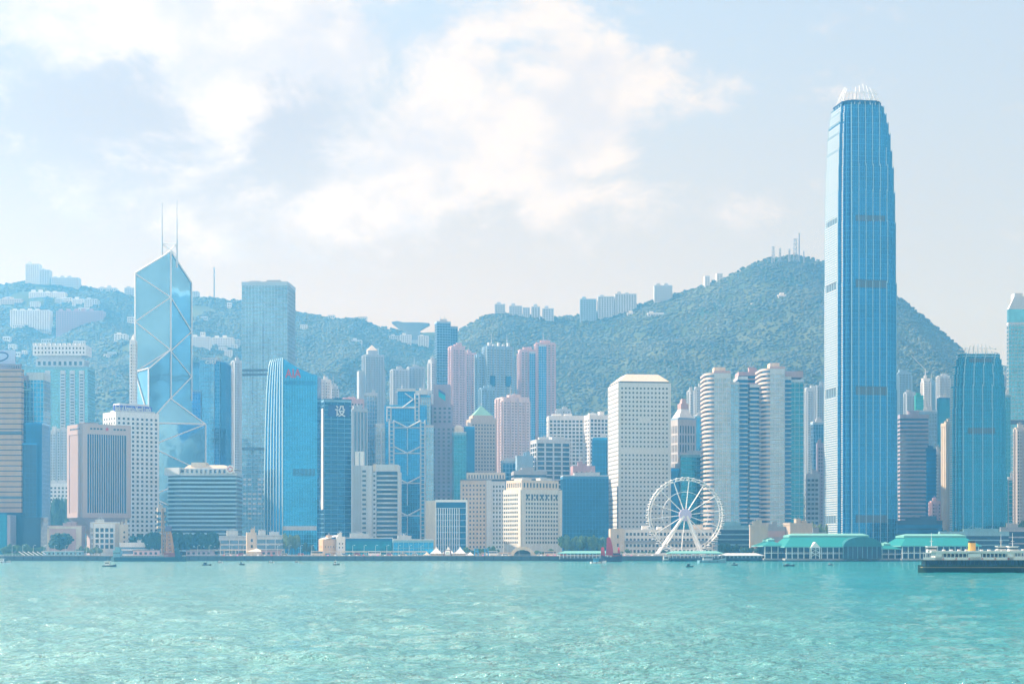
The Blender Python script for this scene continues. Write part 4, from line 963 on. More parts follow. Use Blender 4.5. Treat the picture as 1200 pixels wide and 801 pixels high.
# (label, left, corner, right, top row, distance, style, options)
T = [
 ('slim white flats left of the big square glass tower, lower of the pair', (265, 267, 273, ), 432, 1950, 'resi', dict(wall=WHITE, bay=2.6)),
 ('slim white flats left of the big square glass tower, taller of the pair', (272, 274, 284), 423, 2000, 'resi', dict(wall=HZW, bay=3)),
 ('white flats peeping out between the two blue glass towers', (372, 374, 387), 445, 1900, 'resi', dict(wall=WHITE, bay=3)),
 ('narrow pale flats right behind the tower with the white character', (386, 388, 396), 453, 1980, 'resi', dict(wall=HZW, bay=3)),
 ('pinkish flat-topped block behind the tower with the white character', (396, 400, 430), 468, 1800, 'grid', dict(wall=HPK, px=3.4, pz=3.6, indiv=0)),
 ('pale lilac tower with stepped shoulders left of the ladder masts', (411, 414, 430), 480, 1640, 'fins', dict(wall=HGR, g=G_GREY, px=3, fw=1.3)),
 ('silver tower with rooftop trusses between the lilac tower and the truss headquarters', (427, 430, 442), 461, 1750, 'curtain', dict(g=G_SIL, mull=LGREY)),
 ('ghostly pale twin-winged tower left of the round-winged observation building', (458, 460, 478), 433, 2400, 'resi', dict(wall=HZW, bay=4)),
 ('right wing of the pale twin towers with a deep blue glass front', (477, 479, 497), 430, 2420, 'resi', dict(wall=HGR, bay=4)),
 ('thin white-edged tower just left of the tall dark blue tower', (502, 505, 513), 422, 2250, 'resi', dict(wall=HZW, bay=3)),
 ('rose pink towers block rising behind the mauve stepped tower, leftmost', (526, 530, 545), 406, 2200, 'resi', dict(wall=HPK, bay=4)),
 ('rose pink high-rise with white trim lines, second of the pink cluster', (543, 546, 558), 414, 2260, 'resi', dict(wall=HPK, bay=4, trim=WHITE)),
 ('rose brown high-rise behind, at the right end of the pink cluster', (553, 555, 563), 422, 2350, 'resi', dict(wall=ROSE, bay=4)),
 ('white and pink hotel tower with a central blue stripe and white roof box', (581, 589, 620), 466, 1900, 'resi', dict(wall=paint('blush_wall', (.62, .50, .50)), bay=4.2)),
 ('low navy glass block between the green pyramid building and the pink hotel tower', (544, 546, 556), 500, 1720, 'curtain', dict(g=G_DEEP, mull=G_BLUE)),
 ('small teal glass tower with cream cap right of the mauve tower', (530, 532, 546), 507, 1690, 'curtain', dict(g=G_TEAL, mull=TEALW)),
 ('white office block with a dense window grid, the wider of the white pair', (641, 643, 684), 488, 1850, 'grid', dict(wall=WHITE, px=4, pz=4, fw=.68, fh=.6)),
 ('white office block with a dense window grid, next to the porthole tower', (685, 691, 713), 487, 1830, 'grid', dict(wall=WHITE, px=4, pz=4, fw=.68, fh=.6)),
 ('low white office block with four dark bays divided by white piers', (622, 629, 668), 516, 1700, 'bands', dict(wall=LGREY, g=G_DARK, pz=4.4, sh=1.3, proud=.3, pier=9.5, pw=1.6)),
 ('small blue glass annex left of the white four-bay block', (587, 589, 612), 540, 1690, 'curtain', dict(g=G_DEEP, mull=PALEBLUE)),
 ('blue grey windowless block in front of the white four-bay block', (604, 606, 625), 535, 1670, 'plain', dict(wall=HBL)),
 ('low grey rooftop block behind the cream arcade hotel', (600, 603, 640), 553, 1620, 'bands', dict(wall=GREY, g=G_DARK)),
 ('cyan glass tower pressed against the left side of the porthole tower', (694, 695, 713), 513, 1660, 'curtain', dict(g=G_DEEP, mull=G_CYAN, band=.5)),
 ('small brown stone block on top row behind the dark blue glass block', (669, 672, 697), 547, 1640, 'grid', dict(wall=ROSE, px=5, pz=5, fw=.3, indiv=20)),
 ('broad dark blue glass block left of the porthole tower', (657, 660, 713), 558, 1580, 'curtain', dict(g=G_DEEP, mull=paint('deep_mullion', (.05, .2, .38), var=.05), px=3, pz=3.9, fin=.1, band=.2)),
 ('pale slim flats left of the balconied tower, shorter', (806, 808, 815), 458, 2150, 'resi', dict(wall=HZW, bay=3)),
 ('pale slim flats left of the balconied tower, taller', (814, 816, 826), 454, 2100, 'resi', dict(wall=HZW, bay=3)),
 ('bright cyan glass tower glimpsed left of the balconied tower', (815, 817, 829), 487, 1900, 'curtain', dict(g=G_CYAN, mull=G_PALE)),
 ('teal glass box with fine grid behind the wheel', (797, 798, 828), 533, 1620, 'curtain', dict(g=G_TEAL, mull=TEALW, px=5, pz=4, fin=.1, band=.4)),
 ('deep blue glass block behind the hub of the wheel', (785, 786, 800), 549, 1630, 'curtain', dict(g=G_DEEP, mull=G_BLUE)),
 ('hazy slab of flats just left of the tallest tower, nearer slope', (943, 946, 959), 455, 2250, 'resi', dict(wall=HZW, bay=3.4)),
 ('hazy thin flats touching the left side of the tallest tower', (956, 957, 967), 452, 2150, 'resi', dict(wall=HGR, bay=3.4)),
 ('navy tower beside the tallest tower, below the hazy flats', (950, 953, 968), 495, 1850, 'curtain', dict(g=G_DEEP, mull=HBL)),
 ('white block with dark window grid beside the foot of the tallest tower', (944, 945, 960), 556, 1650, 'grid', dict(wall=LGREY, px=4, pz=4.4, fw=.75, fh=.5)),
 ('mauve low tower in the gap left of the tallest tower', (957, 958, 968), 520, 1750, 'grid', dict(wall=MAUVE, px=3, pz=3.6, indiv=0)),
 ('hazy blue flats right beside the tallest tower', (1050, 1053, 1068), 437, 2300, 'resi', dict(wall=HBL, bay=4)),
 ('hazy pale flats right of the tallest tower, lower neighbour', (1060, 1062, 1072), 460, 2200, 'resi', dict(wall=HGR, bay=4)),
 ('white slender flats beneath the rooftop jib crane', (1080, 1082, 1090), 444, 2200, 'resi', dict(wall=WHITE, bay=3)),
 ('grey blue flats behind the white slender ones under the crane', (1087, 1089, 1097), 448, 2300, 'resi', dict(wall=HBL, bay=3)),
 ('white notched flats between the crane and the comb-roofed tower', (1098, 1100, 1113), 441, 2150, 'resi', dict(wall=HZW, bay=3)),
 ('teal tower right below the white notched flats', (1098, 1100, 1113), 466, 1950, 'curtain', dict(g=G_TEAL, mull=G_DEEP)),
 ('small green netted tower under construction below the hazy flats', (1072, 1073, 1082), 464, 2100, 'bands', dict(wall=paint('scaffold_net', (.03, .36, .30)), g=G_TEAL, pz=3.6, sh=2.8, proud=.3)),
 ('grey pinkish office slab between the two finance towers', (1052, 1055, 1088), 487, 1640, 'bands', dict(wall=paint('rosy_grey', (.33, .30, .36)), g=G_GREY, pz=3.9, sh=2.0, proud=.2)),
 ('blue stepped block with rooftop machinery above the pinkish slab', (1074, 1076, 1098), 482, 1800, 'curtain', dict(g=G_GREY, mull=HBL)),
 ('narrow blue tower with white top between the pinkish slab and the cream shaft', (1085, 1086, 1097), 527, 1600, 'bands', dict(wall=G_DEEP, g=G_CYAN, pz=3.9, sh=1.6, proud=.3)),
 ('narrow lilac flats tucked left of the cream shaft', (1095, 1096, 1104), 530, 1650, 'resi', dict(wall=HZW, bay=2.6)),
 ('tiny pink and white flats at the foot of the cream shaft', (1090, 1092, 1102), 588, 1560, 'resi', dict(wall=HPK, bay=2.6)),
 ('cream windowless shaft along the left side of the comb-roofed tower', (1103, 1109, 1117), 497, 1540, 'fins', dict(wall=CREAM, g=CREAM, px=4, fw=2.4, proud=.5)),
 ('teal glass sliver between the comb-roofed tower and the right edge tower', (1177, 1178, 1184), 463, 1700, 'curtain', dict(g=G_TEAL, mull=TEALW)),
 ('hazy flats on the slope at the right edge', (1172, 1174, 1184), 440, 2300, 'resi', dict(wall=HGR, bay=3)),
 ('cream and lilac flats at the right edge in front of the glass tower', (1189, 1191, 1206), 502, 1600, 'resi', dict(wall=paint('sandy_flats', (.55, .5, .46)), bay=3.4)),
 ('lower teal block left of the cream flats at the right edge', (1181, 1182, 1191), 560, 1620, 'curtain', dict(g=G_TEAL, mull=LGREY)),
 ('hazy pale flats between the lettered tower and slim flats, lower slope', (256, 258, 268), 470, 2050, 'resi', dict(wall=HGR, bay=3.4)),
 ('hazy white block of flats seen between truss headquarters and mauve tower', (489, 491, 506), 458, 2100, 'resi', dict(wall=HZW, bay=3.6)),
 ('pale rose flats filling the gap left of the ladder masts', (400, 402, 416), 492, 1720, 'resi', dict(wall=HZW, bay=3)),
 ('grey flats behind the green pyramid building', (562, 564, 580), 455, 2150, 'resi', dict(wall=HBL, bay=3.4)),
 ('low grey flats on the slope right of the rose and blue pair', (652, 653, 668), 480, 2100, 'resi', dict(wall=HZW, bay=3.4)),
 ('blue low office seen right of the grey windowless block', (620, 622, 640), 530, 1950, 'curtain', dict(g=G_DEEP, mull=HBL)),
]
for i, (lab, p3, top, Y, style, kw) in enumerate(T):
    t, fr = tower('flats_tower' if style == 'resi' else ('office_tower' if top < 535 else 'office_block'), lab, p3, top, Y, style, seed=i, cat='flats' if style == 'resi' else 'office building', ratio=.7, roof='mast' if i % 5 == 3 else None, **kw)
    if 'jib crane' in lab:
        q = MB(); q.bar((fr.w * .5, 5, fr.h + 3), (fr.w * .5, 5, fr.h + 14), .7, 6).bar((fr.w * .5 + 3, 5, fr.h + 9), (fr.w * .5 - 18, 5, fr.h + 30), .5).bar((fr.w * .5, 5, fr.h + 14), (fr.w * .5 - 9, 5, fr.h + 22), .2)
        f_ = fr.sub(0, 0, fr.h, 1, 1, 1); ck = thing('jib_crane', 'jib crane with raised boom on the roof of the white slender flats', 'crane', f_); q2 = MB(); q2.v = [(a, b, c - fr.h) for a, b, c in q.v]; q2.f = q.f; q2.build('boom', STEEL, ck, f_)
    if 'cream cap' in lab:
        MB().box(1, fr.w * .8, 1, fr.d * .8, fr.h, fr.h + 5).prism([(1, 1), (fr.w * .8, 1), (fr.w * .8, 8), (1, 8)], fr.h + 5, fr.h + 8, [(3, 3), (fr.w * .6, 3), (fr.w * .6, 6), (3, 6)]).build('cap', CREAM, t, fr)
# tall hazy landmarks of the mid-levels
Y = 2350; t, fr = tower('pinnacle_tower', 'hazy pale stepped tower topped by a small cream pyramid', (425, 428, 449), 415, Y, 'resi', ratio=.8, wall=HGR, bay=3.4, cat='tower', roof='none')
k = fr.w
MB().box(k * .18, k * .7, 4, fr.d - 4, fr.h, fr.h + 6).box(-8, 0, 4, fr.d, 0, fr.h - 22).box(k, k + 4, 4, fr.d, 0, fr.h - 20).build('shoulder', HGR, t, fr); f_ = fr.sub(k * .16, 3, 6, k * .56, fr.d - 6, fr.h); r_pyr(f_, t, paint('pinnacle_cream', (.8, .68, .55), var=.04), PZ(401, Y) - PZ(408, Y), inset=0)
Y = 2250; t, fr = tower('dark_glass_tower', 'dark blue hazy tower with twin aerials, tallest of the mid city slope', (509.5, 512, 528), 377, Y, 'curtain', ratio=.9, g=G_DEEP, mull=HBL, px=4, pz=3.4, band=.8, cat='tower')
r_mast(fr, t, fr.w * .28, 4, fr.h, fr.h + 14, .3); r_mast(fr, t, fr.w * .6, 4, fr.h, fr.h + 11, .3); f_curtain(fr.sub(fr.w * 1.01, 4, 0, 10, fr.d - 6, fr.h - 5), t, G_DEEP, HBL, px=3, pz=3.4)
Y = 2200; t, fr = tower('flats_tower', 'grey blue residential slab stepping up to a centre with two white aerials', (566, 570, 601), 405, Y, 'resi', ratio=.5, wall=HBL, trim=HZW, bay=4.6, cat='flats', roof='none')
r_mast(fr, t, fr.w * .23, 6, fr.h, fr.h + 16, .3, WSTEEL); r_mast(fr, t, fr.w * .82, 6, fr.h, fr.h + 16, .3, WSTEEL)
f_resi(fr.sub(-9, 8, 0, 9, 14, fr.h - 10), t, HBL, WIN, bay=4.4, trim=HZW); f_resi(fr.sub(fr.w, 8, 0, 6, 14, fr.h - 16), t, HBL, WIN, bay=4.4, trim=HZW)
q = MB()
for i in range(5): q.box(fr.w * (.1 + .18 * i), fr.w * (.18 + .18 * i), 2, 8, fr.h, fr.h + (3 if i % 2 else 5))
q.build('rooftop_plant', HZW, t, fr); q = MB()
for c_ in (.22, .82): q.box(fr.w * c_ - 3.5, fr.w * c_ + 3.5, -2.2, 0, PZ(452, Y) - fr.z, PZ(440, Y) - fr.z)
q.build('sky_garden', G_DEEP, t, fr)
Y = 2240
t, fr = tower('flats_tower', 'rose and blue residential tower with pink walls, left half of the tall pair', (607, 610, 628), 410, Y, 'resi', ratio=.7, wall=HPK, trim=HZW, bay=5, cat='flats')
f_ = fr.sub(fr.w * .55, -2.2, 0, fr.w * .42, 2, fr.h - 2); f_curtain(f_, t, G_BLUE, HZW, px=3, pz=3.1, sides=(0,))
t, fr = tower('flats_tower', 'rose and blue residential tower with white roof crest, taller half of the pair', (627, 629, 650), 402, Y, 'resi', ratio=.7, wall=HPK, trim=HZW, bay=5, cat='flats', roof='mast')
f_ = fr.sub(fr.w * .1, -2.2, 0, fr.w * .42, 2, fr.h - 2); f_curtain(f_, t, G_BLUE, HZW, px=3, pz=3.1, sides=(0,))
# beige building with green pyramid roof
Y = 1780; fr = fp(547, 552, 581, 490, Y, ratio=.9); zz = lambda y: PZ(y, Y) - GZ
t = thing('green_roofed_tower', 'beige tower with rounded shoulders under a pale green pyramid roof', 'office tower', fr)
f_grid(fr, t, BEIGE, WIN, px=3, pz=3.8, fw=.5, fh=.5, top=5); f_ = fr.sub(2, 2, fr.h, fr.w - 4, fr.d - 4, zz(486) - fr.h); f_plain(f_, t, BEIGE, 'attic')
f_ = fr.sub(3, 3, 0, fr.w - 6, fr.d - 6, zz(486)); r_pyr(f_, t, GREENTOP, zz(474) - zz(486), inset=0); r_mast(f_, t, f_.w / 2, f_.d / 2, zz(474), zz(470), .3)
# octagonal tower with bright pyramid top
Y = 1700; fr = fp(785, 795, 815, 489, Y, ratio=.9); zz = lambda y: PZ(y, Y) - GZ
t = thing('octagon_tower', 'grey granite tower with a sunlit white pyramid roof right of the porthole tower', 'office tower', fr)
f_grid(fr, t, paint('granite', (.45, .44, .44)), WIN, px=3.2, pz=9, fw=.5, fh=.8, top=7, bot=6, indiv=60, proud=.6)
MB().box(-.8, fr.w + .8, -.8, fr.d + .8, zz(491), zz(489)).build('cornice', HBL, t, fr); f_ = fr.sub(1.5, 1.5, 0, fr.w - 3, fr.d - 3, zz(489)); r_pyr(f_, t, WHITE, zz(476) - zz(489), inset=0, topw=.3)
MB().box(fr.w * .3, fr.w * .75, fr.d * .3, fr.d * .7, zz(478), zz(472)).prism([(fr.w * .35, fr.d * .3), (fr.w * .65, fr.d * .3), (fr.w * .65, fr.d * .6), (fr.w * .35, fr.d * .6)], zz(472), zz(466), [(fr.w * .42, fr.d * .4), (fr.w * .6, fr.d * .4), (fr.w * .6, fr.d * .5), (fr.w * .42, fr.d * .5)]).build('finial', PINK, t, fr)
# beige pair and cream hotel on the waterfront
Y = 1560; fr = fp(538, 567, 592, 562, Y, ratio=1.0); fr = Fr(PX(540, Y), Y, GZ, 0, PX(592, Y) - PX(540, Y), 34, PZ(562, Y) - GZ); x_ = lambda px: PX(px, Y) - PX(540, Y)
t = thing('beige_office_block', 'beige office block with small square windows and a setback cream top floor', 'office block', fr)
SUN_B = paint('warm_beige', (.60, .48, .36))
f_grid(fr.sub(0, 4, 0, x_(570), 30, fr.h), t, SUN_B, WIN, px=3.1, pz=3.9, fw=.45, fh=.45, sides=(0, 3)); f_plain(fr.sub(x_(570), 2, 0, x_(576) - x_(570), 30, fr.h), t, LGREY, 'stair_tower'); f_grid(fr.sub(x_(576), 4, 0, x_(592) - x_(576), 30, fr.h - 1), t, LGREY, WIN, px=3.1, pz=3.9, fw=.5, fh=.5, sides=(0,), indiv=0)
f_grid(fr.sub(x_(547), 8, fr.h, x_(592) - x_(547), 20, PZ(553, Y) - GZ - fr.h), t, CREAM, WIN, px=2.6, pz=6, fw=.4, fh=.6, top=1, bot=.5, sides=(0, 3), indiv=0)
MB().box(-.5, x_(592), 2.6, 30, fr.h, fr.h + .8).build('cornice', DARK, t, fr)
Y = 1480; fr = fp(590, 611, 658, 573, Y, ratio=.65); zz = lambda y: PZ(y, Y) - GZ
t = thing('hotel_block', 'cream and pale blue hotel block with close rows of windows and an arcaded top', 'hotel', fr)
f_grid(fr, t, paint('pale_cream', (.60, .60, .55)), WIN, px=2.9, pz=3.5, fw=.66, fh=.5, top=3, bot=9); f_grid(fr.sub(2, 2, fr.h, fr.w - 4, fr.d - 4, zz(562) - fr.h), t, CREAM, WIN, px=3.4, pz=7, fw=.5, fh=.6, top=1, bot=.5, indiv=20, sides=(0, 3))
for s, (a, b) in ((0, (0, 4)), (0, (fr.w - 3, fr.w)), (3, (fr.d - 4, fr.d))):
    q = MB(); fbox(q, fr, s, a, b, 0, fr.h, 0, .9); q.build('corner_pier', paint('pale_cream', (0, 0, 0)), t, fr)
q = MB()
for i in range(7): u = fr.w * (.12 + .12 * i); q.box(u, u + 1.6, -.8, -.3, zz(584), zz(579))
q.build('arch_window', WIN, t, fr, stuff=True); r_plant(fr.sub(0, 0, 0, fr.w, fr.d, zz(562)), t, LGREY, 3, 2, 3, parapet=False)
# club building: grey fins and curved bands
Y = 1500; B = Fr(PX(413, Y), Y, GZ); x_ = lambda px: PX(px, Y) - PX(413, Y); zz = lambda y: PZ(y, Y) - GZ
t = thing('curved_band_block', 'grey block with slot windows on the left and curved dark bands on the right', 'office block', B)
f_plain(B.sub(0, 1, 0, x_(423), 28, zz(545)), t, HGR); f_grid(B.sub(x_(423), 2, 0, x_(430) - x_(423), 27, zz(545)), t, LGREY, WIN, px=4.4, pz=3.9, fw=.8, fh=.45, indiv=20, sides=(0,)); f_plain(B.sub(x_(430), 0, 0, x_(436) - x_(430), 29, zz(545)), t, LGREY, 'stair_tower'); f_grid(B.sub(x_(436), 2, 0, x_(441) - x_(436), 27, zz(545)), t, LGREY, WIN, px=3.4, pz=3.9, fw=.7, fh=.4, indiv=20, sides=(0,))
MB().box(x_(441), x_(465.5), 2, 28, 0, zz(545)).build('glazing', G_DARK, t, B)
a, b = x_(441), x_(466); q = MB(); z = 5; arc = [(a + (b - a) * i / 8, 2.2 - 3.2 * math.sin(math.pi * (i / 8) ** .8 * .95)) for i in range(9)]
while z < zz(556): q.prism([(a, 3)] + arc + [(b, 3)], z, z + 1.5); z += 3.95
q.build('curved_band', LGREY, t, B); MB().box(a, b + .5, -1.6, 29, zz(552), zz(544)).box(b, b + 1.6, -1.2, 28, 0, zz(552)).build('end_wall', LGREY, t, B)
MB().prism([(x_(437), -.2), (x_(441.4), -.2), (x_(441.4), 20), (x_(437), 20)], zz(552), zz(543.5)).build('hood', CREAM, t, B)
MB().box(x_(415), x_(425), 8, 18, zz(545), zz(528)).build('rooftop_plant', WHITE, t, B); MB().box(x_(420), x_(421), 7.5, 8, zz(545), zz(529)).build('rooftop_vent', HBL, t, B)
# white framed glass block
Y = 1440; B = Fr(PX(498, Y), Y, GZ); x_ = lambda px: PX(px, Y) - PX(498, Y); zz = lambda y: PZ(y, Y) - GZ
t = thing('framed_glass_block', 'low glass block in a white frame with a cream blank end, behind the peaked tents', 'hall', B)
MB().prism([(0, 10), (x_(511), 0), (x_(511), 30), (0, 30)], 0, zz(586)).build('end_wall', CREAM, t, B)
f_ = B.sub(x_(511), .5, 0, x_(546) - x_(511), 28, zz(588)); MB().box(0, f_.w, 0, f_.d, 0, f_.h).build('glazing', G_DEEP, t, f_)
q = MB(); n = 10
for i in range(n + 1): u = x_(511) - x_(511) + i * (x_(538) - x_(511)) / n; q.box(u - .33, u + .33, -.7, 0, 0, zz(595))
q.build('fin', WSTEEL, t, f_); q = MB()
for k in range(8): z = zz(595) - k * 5.1; q.box(0, f_.w, -.5, 0, z - .3, z + .3)
q.build('floor_line', PALEBLUE, t, f_); MB().box(-.6, f_.w + 1, -1, 28, f_.h, f_.h + 2).box(f_.w, f_.w + 1, -1, 28, 0, f_.h).box(-.6, 0, -1, 0, 0, f_.h).build('frame', WSTEEL, t, f_)
# post office and pier-side low white building
Y = 1430; B = Fr(PX(716, Y), Y, GZ); x_ = lambda px: PX(px, Y) - PX(716, Y); zz = lambda y: PZ(y, Y) - GZ
t = thing('low_white_building', 'long low white building with rows of dark windows below the porthole tower', 'building', B)
f_grid(B.sub(0, 0, 0, x_(732), 26, zz(619)), t, CREAM, WIN, px=9, pz=5, fw=.12, fh=.4, sides=(0, 3), indiv=4); f_grid(B.sub(x_(732), 3, 0, x_(836) - x_(732), 26, zz(620)), t, paint('bright_white', (.74, .72, .68), var=.06), WIN, px=3.1, pz=4, fw=.6, fh=.5, top=1.5, bot=1, sides=(0,), proud=.5)
q = MB().box(x_(753), x_(760), 8, 14, zz(620), zz(615.5)); q.build('rooftop_plant', WHITE, t, B); q = MB().box(x_(771), x_(777), 8, 14, zz(620), zz(616.5)); q.build('rooftop_plant', WHITE, t, B); q = MB().box(x_(812), x_(825), 8, 14, zz(620), zz(614)); q.build('rooftop_plant', CREAM, t, B)
MB().box(x_(731.5), x_(836), -.6, 3, zz(634), zz(632.8)).build('canopy', GREY, t, B)
# right edge tower and more
Y = 1750; fr = fp(1180, 1182, 1214, 378, Y, ratio=.9); zz = lambda y: PZ(y, Y) - GZ
t = thing('office_tower', 'pale teal glass tower with a chamfered top, cut off by the right edge', 'office tower', fr)
G_MINT = glass('mint_glass', (.12, .42, .54)); f_curtain(fr, t, G_MINT, HZW, px=3, pz=4, fin=.15, band=.5, dark=[(zz(497), zz(492))])
w = fr.w; MB().prism([(0, 0), (w, 0), (w, fr.d), (0, fr.d)], fr.h, zz(362)).build('upper_shaft', G_MINT, t, fr); f_ = fr.sub(0, 0, 0, w, fr.d, zz(362)); r_pyr(f_, t, HZW, zz(347) - zz(362), inset=0, topw=.55)
MB().box(w * .3, w * .6, 8, 20, zz(350), zz(342)).build('rooftop_plant', HZW, t, fr)
# low buildings along the shore
LOW = [
 ('pink low building with cream frame beside the round tree', 'low_building', (56, 56, 95), 617, 1400, 'plain', dict(wall=PINK)),
 ('glass and cream low office with window grid right of the pink low building', 'low_building', (106, 110, 140), 613, 1400, 'grid', dict(wall=WHITE, px=4, pz=4, fw=.7, fh=.7)),
 ('cream flank building with a small red mark below the white office tower', 'low_building', (140, 141, 150), 616, 1405, 'grid', dict(wall=CREAM, px=4, pz=4, fw=.3, fh=.4)),
 ('white terrace building with louvred front at the foot of the white tower', 'low_building', (140, 141, 179), 637, 1392, 'bands', dict(wall=WHITE, g=G_GREY, pz=3, sh=1.2, proud=.2)),
 ('pale blue annex with band windows left of the wavy banded block', 'low_building', (184, 185, 194), 596, 1500, 'bands', dict(wall=CREAM, g=G_GREY, pz=4.4, sh=2, proud=.2)),
 ('cream low office with long window rows left of the cream stair block', 'low_building', (256, 258, 290), 629, 1405, 'bands', dict(wall=LGREY, g=G_GREY, pz=3.6, sh=1.3, proud=.3, pier=8, pw=.5)),
 ('cream low office with long window rows right of the cream stair block', 'low_building', (300, 301, 333), 628, 1405, 'bands', dict(wall=LGREY, g=G_GREY, pz=3.6, sh=1.3, proud=.3, pier=8, pw=.5)),
 ('cream stair block with slot windows between two long low offices', 'low_building', (289, 290, 300), 625, 1400, 'grid', dict(wall=CREAM, px=5, pz=4, fw=.3, fh=.5)),
 ('sand coloured low block with tilted white roof panel on the shore', 'low_building', (374, 379, 396), 633, 1390, 'grid', dict(wall=paint('sand_wall', (.65, .46, .28)), px=2.6, pz=3, fw=.3, fh=.4)),
 ('small white box building right of the sand coloured block', 'low_building', (394, 395, 404), 630, 1395, 'grid', dict(wall=WHITE, px=3, pz=3, fw=.4, fh=.4)),
 ('low teal glass hall left of the long teal hall', 'low_building', (404, 405, 460), 631, 1400, 'curtain', dict(g=G_TEAL, mull=G_DEEP, px=5, pz=5)),
 ('long low teal glass hall with white eaves beside the framed glass block', 'low_building', (460, 461, 508), 633, 1396, 'curtain', dict(g=G_CYAN, mull=TEALW, px=4, pz=6, cap=1.5)),
 ('dark terminal block between the piers and the comb-roofed tower', 'low_building', (1050, 1052, 1104), 611, 1460, 'bands', dict(wall=G_DARK, g=G_DEEP, pz=4, sh=1.4, proud=.2)),
 ('dark glass low terminal under the comb-roofed tower', 'low_building', (1100, 1102, 1182), 624, 1420, 'bands', dict(wall=TEALW, g=G_DARK, pz=4, sh=1.0, proud=.4)),
 ('low white roofed kiosk building at the right edge behind the ferry', 'low_building', (1172, 1173, 1210), 619, 1425, 'bands', dict(wall=GREY, g=G_DARK, pz=4, sh=1.2, proud=.3)),
 ('teal footbridge hall below the balconied tower', 'low_building', (841, 842, 878), 617, 1450, 'bands', dict(wall=TEALW, g=G_DARK, pz=4, sh=1, proud=.3)),
 ('beige terminal with tan corner tower left of the green roofed pier', 'low_building', (878, 879, 900), 616, 1400, 'plain', dict(wall=BEIGE)),
 ('tan boxy terminal hall above the green roofed pier', 'low_building', (918, 926, 952), 614, 1410, 'plain', dict(wall=BEIGE)),
 ('grey terminal hall wall right beside the tan boxy hall', 'low_building', (896, 897, 920), 618, 1415, 'bands', dict(wall=GREY, g=PINK, pz=6, sh=3, proud=.2)),
 ('grey parapet building between the tan hall and the tallest tower', 'low_building', (950, 951, 968), 625, 1430, 'plain', dict(wall=GREY)),
]
for i, (lab, nm, p3, top, Y, style, kw) in enumerate(LOW):
    t, fr = tower(nm, lab, p3, top, Y, style, seed=i + 60, cat='building', ratio=.4, d=14 if p3[0] == p3[1] else None, roof='none' if fr.h < 0 else None, **kw)
    if 'pink low' in lab: q = MB().box(-.4, fr.w + .4, -.4, 0, fr.h - 1.4, fr.h + .5).box(-.4, 1.2, -.4, 0, 0, fr.h).box(fr.w - 4, fr.w + .4, -.5, 0, 0, fr.h).build('frame', CREAM, t, fr)
    if 'sand coloured low' in lab: MB().prism([(2, 0), (fr.w + 3, 0), (fr.w + 3, 6), (2, 6)], fr.h + 1.3, fr.h + 1.6, [(6, 3), (fr.w + 3, 3), (fr.w + 3, 9), (6, 9)]).hull([(2, -1, fr.h + 1.2), (fr.w + 2, -1, fr.h + 4), (fr.w + 2, 8, fr.h + 4), (2, 8, fr.h + 1.2), (2, -1, fr.h + 1.6), (fr.w + 2, -1, fr.h + 4.4), (fr.w + 2, 8, fr.h + 4.4), (2, 8, fr.h + 1.6)], [(0, 3, 2, 1), (4, 5, 6, 7), (0, 1, 5, 4), (1, 2, 6, 5), (2, 3, 7, 6), (3, 0, 4, 7)]).build('roof_panel', WSTEEL, t, fr)
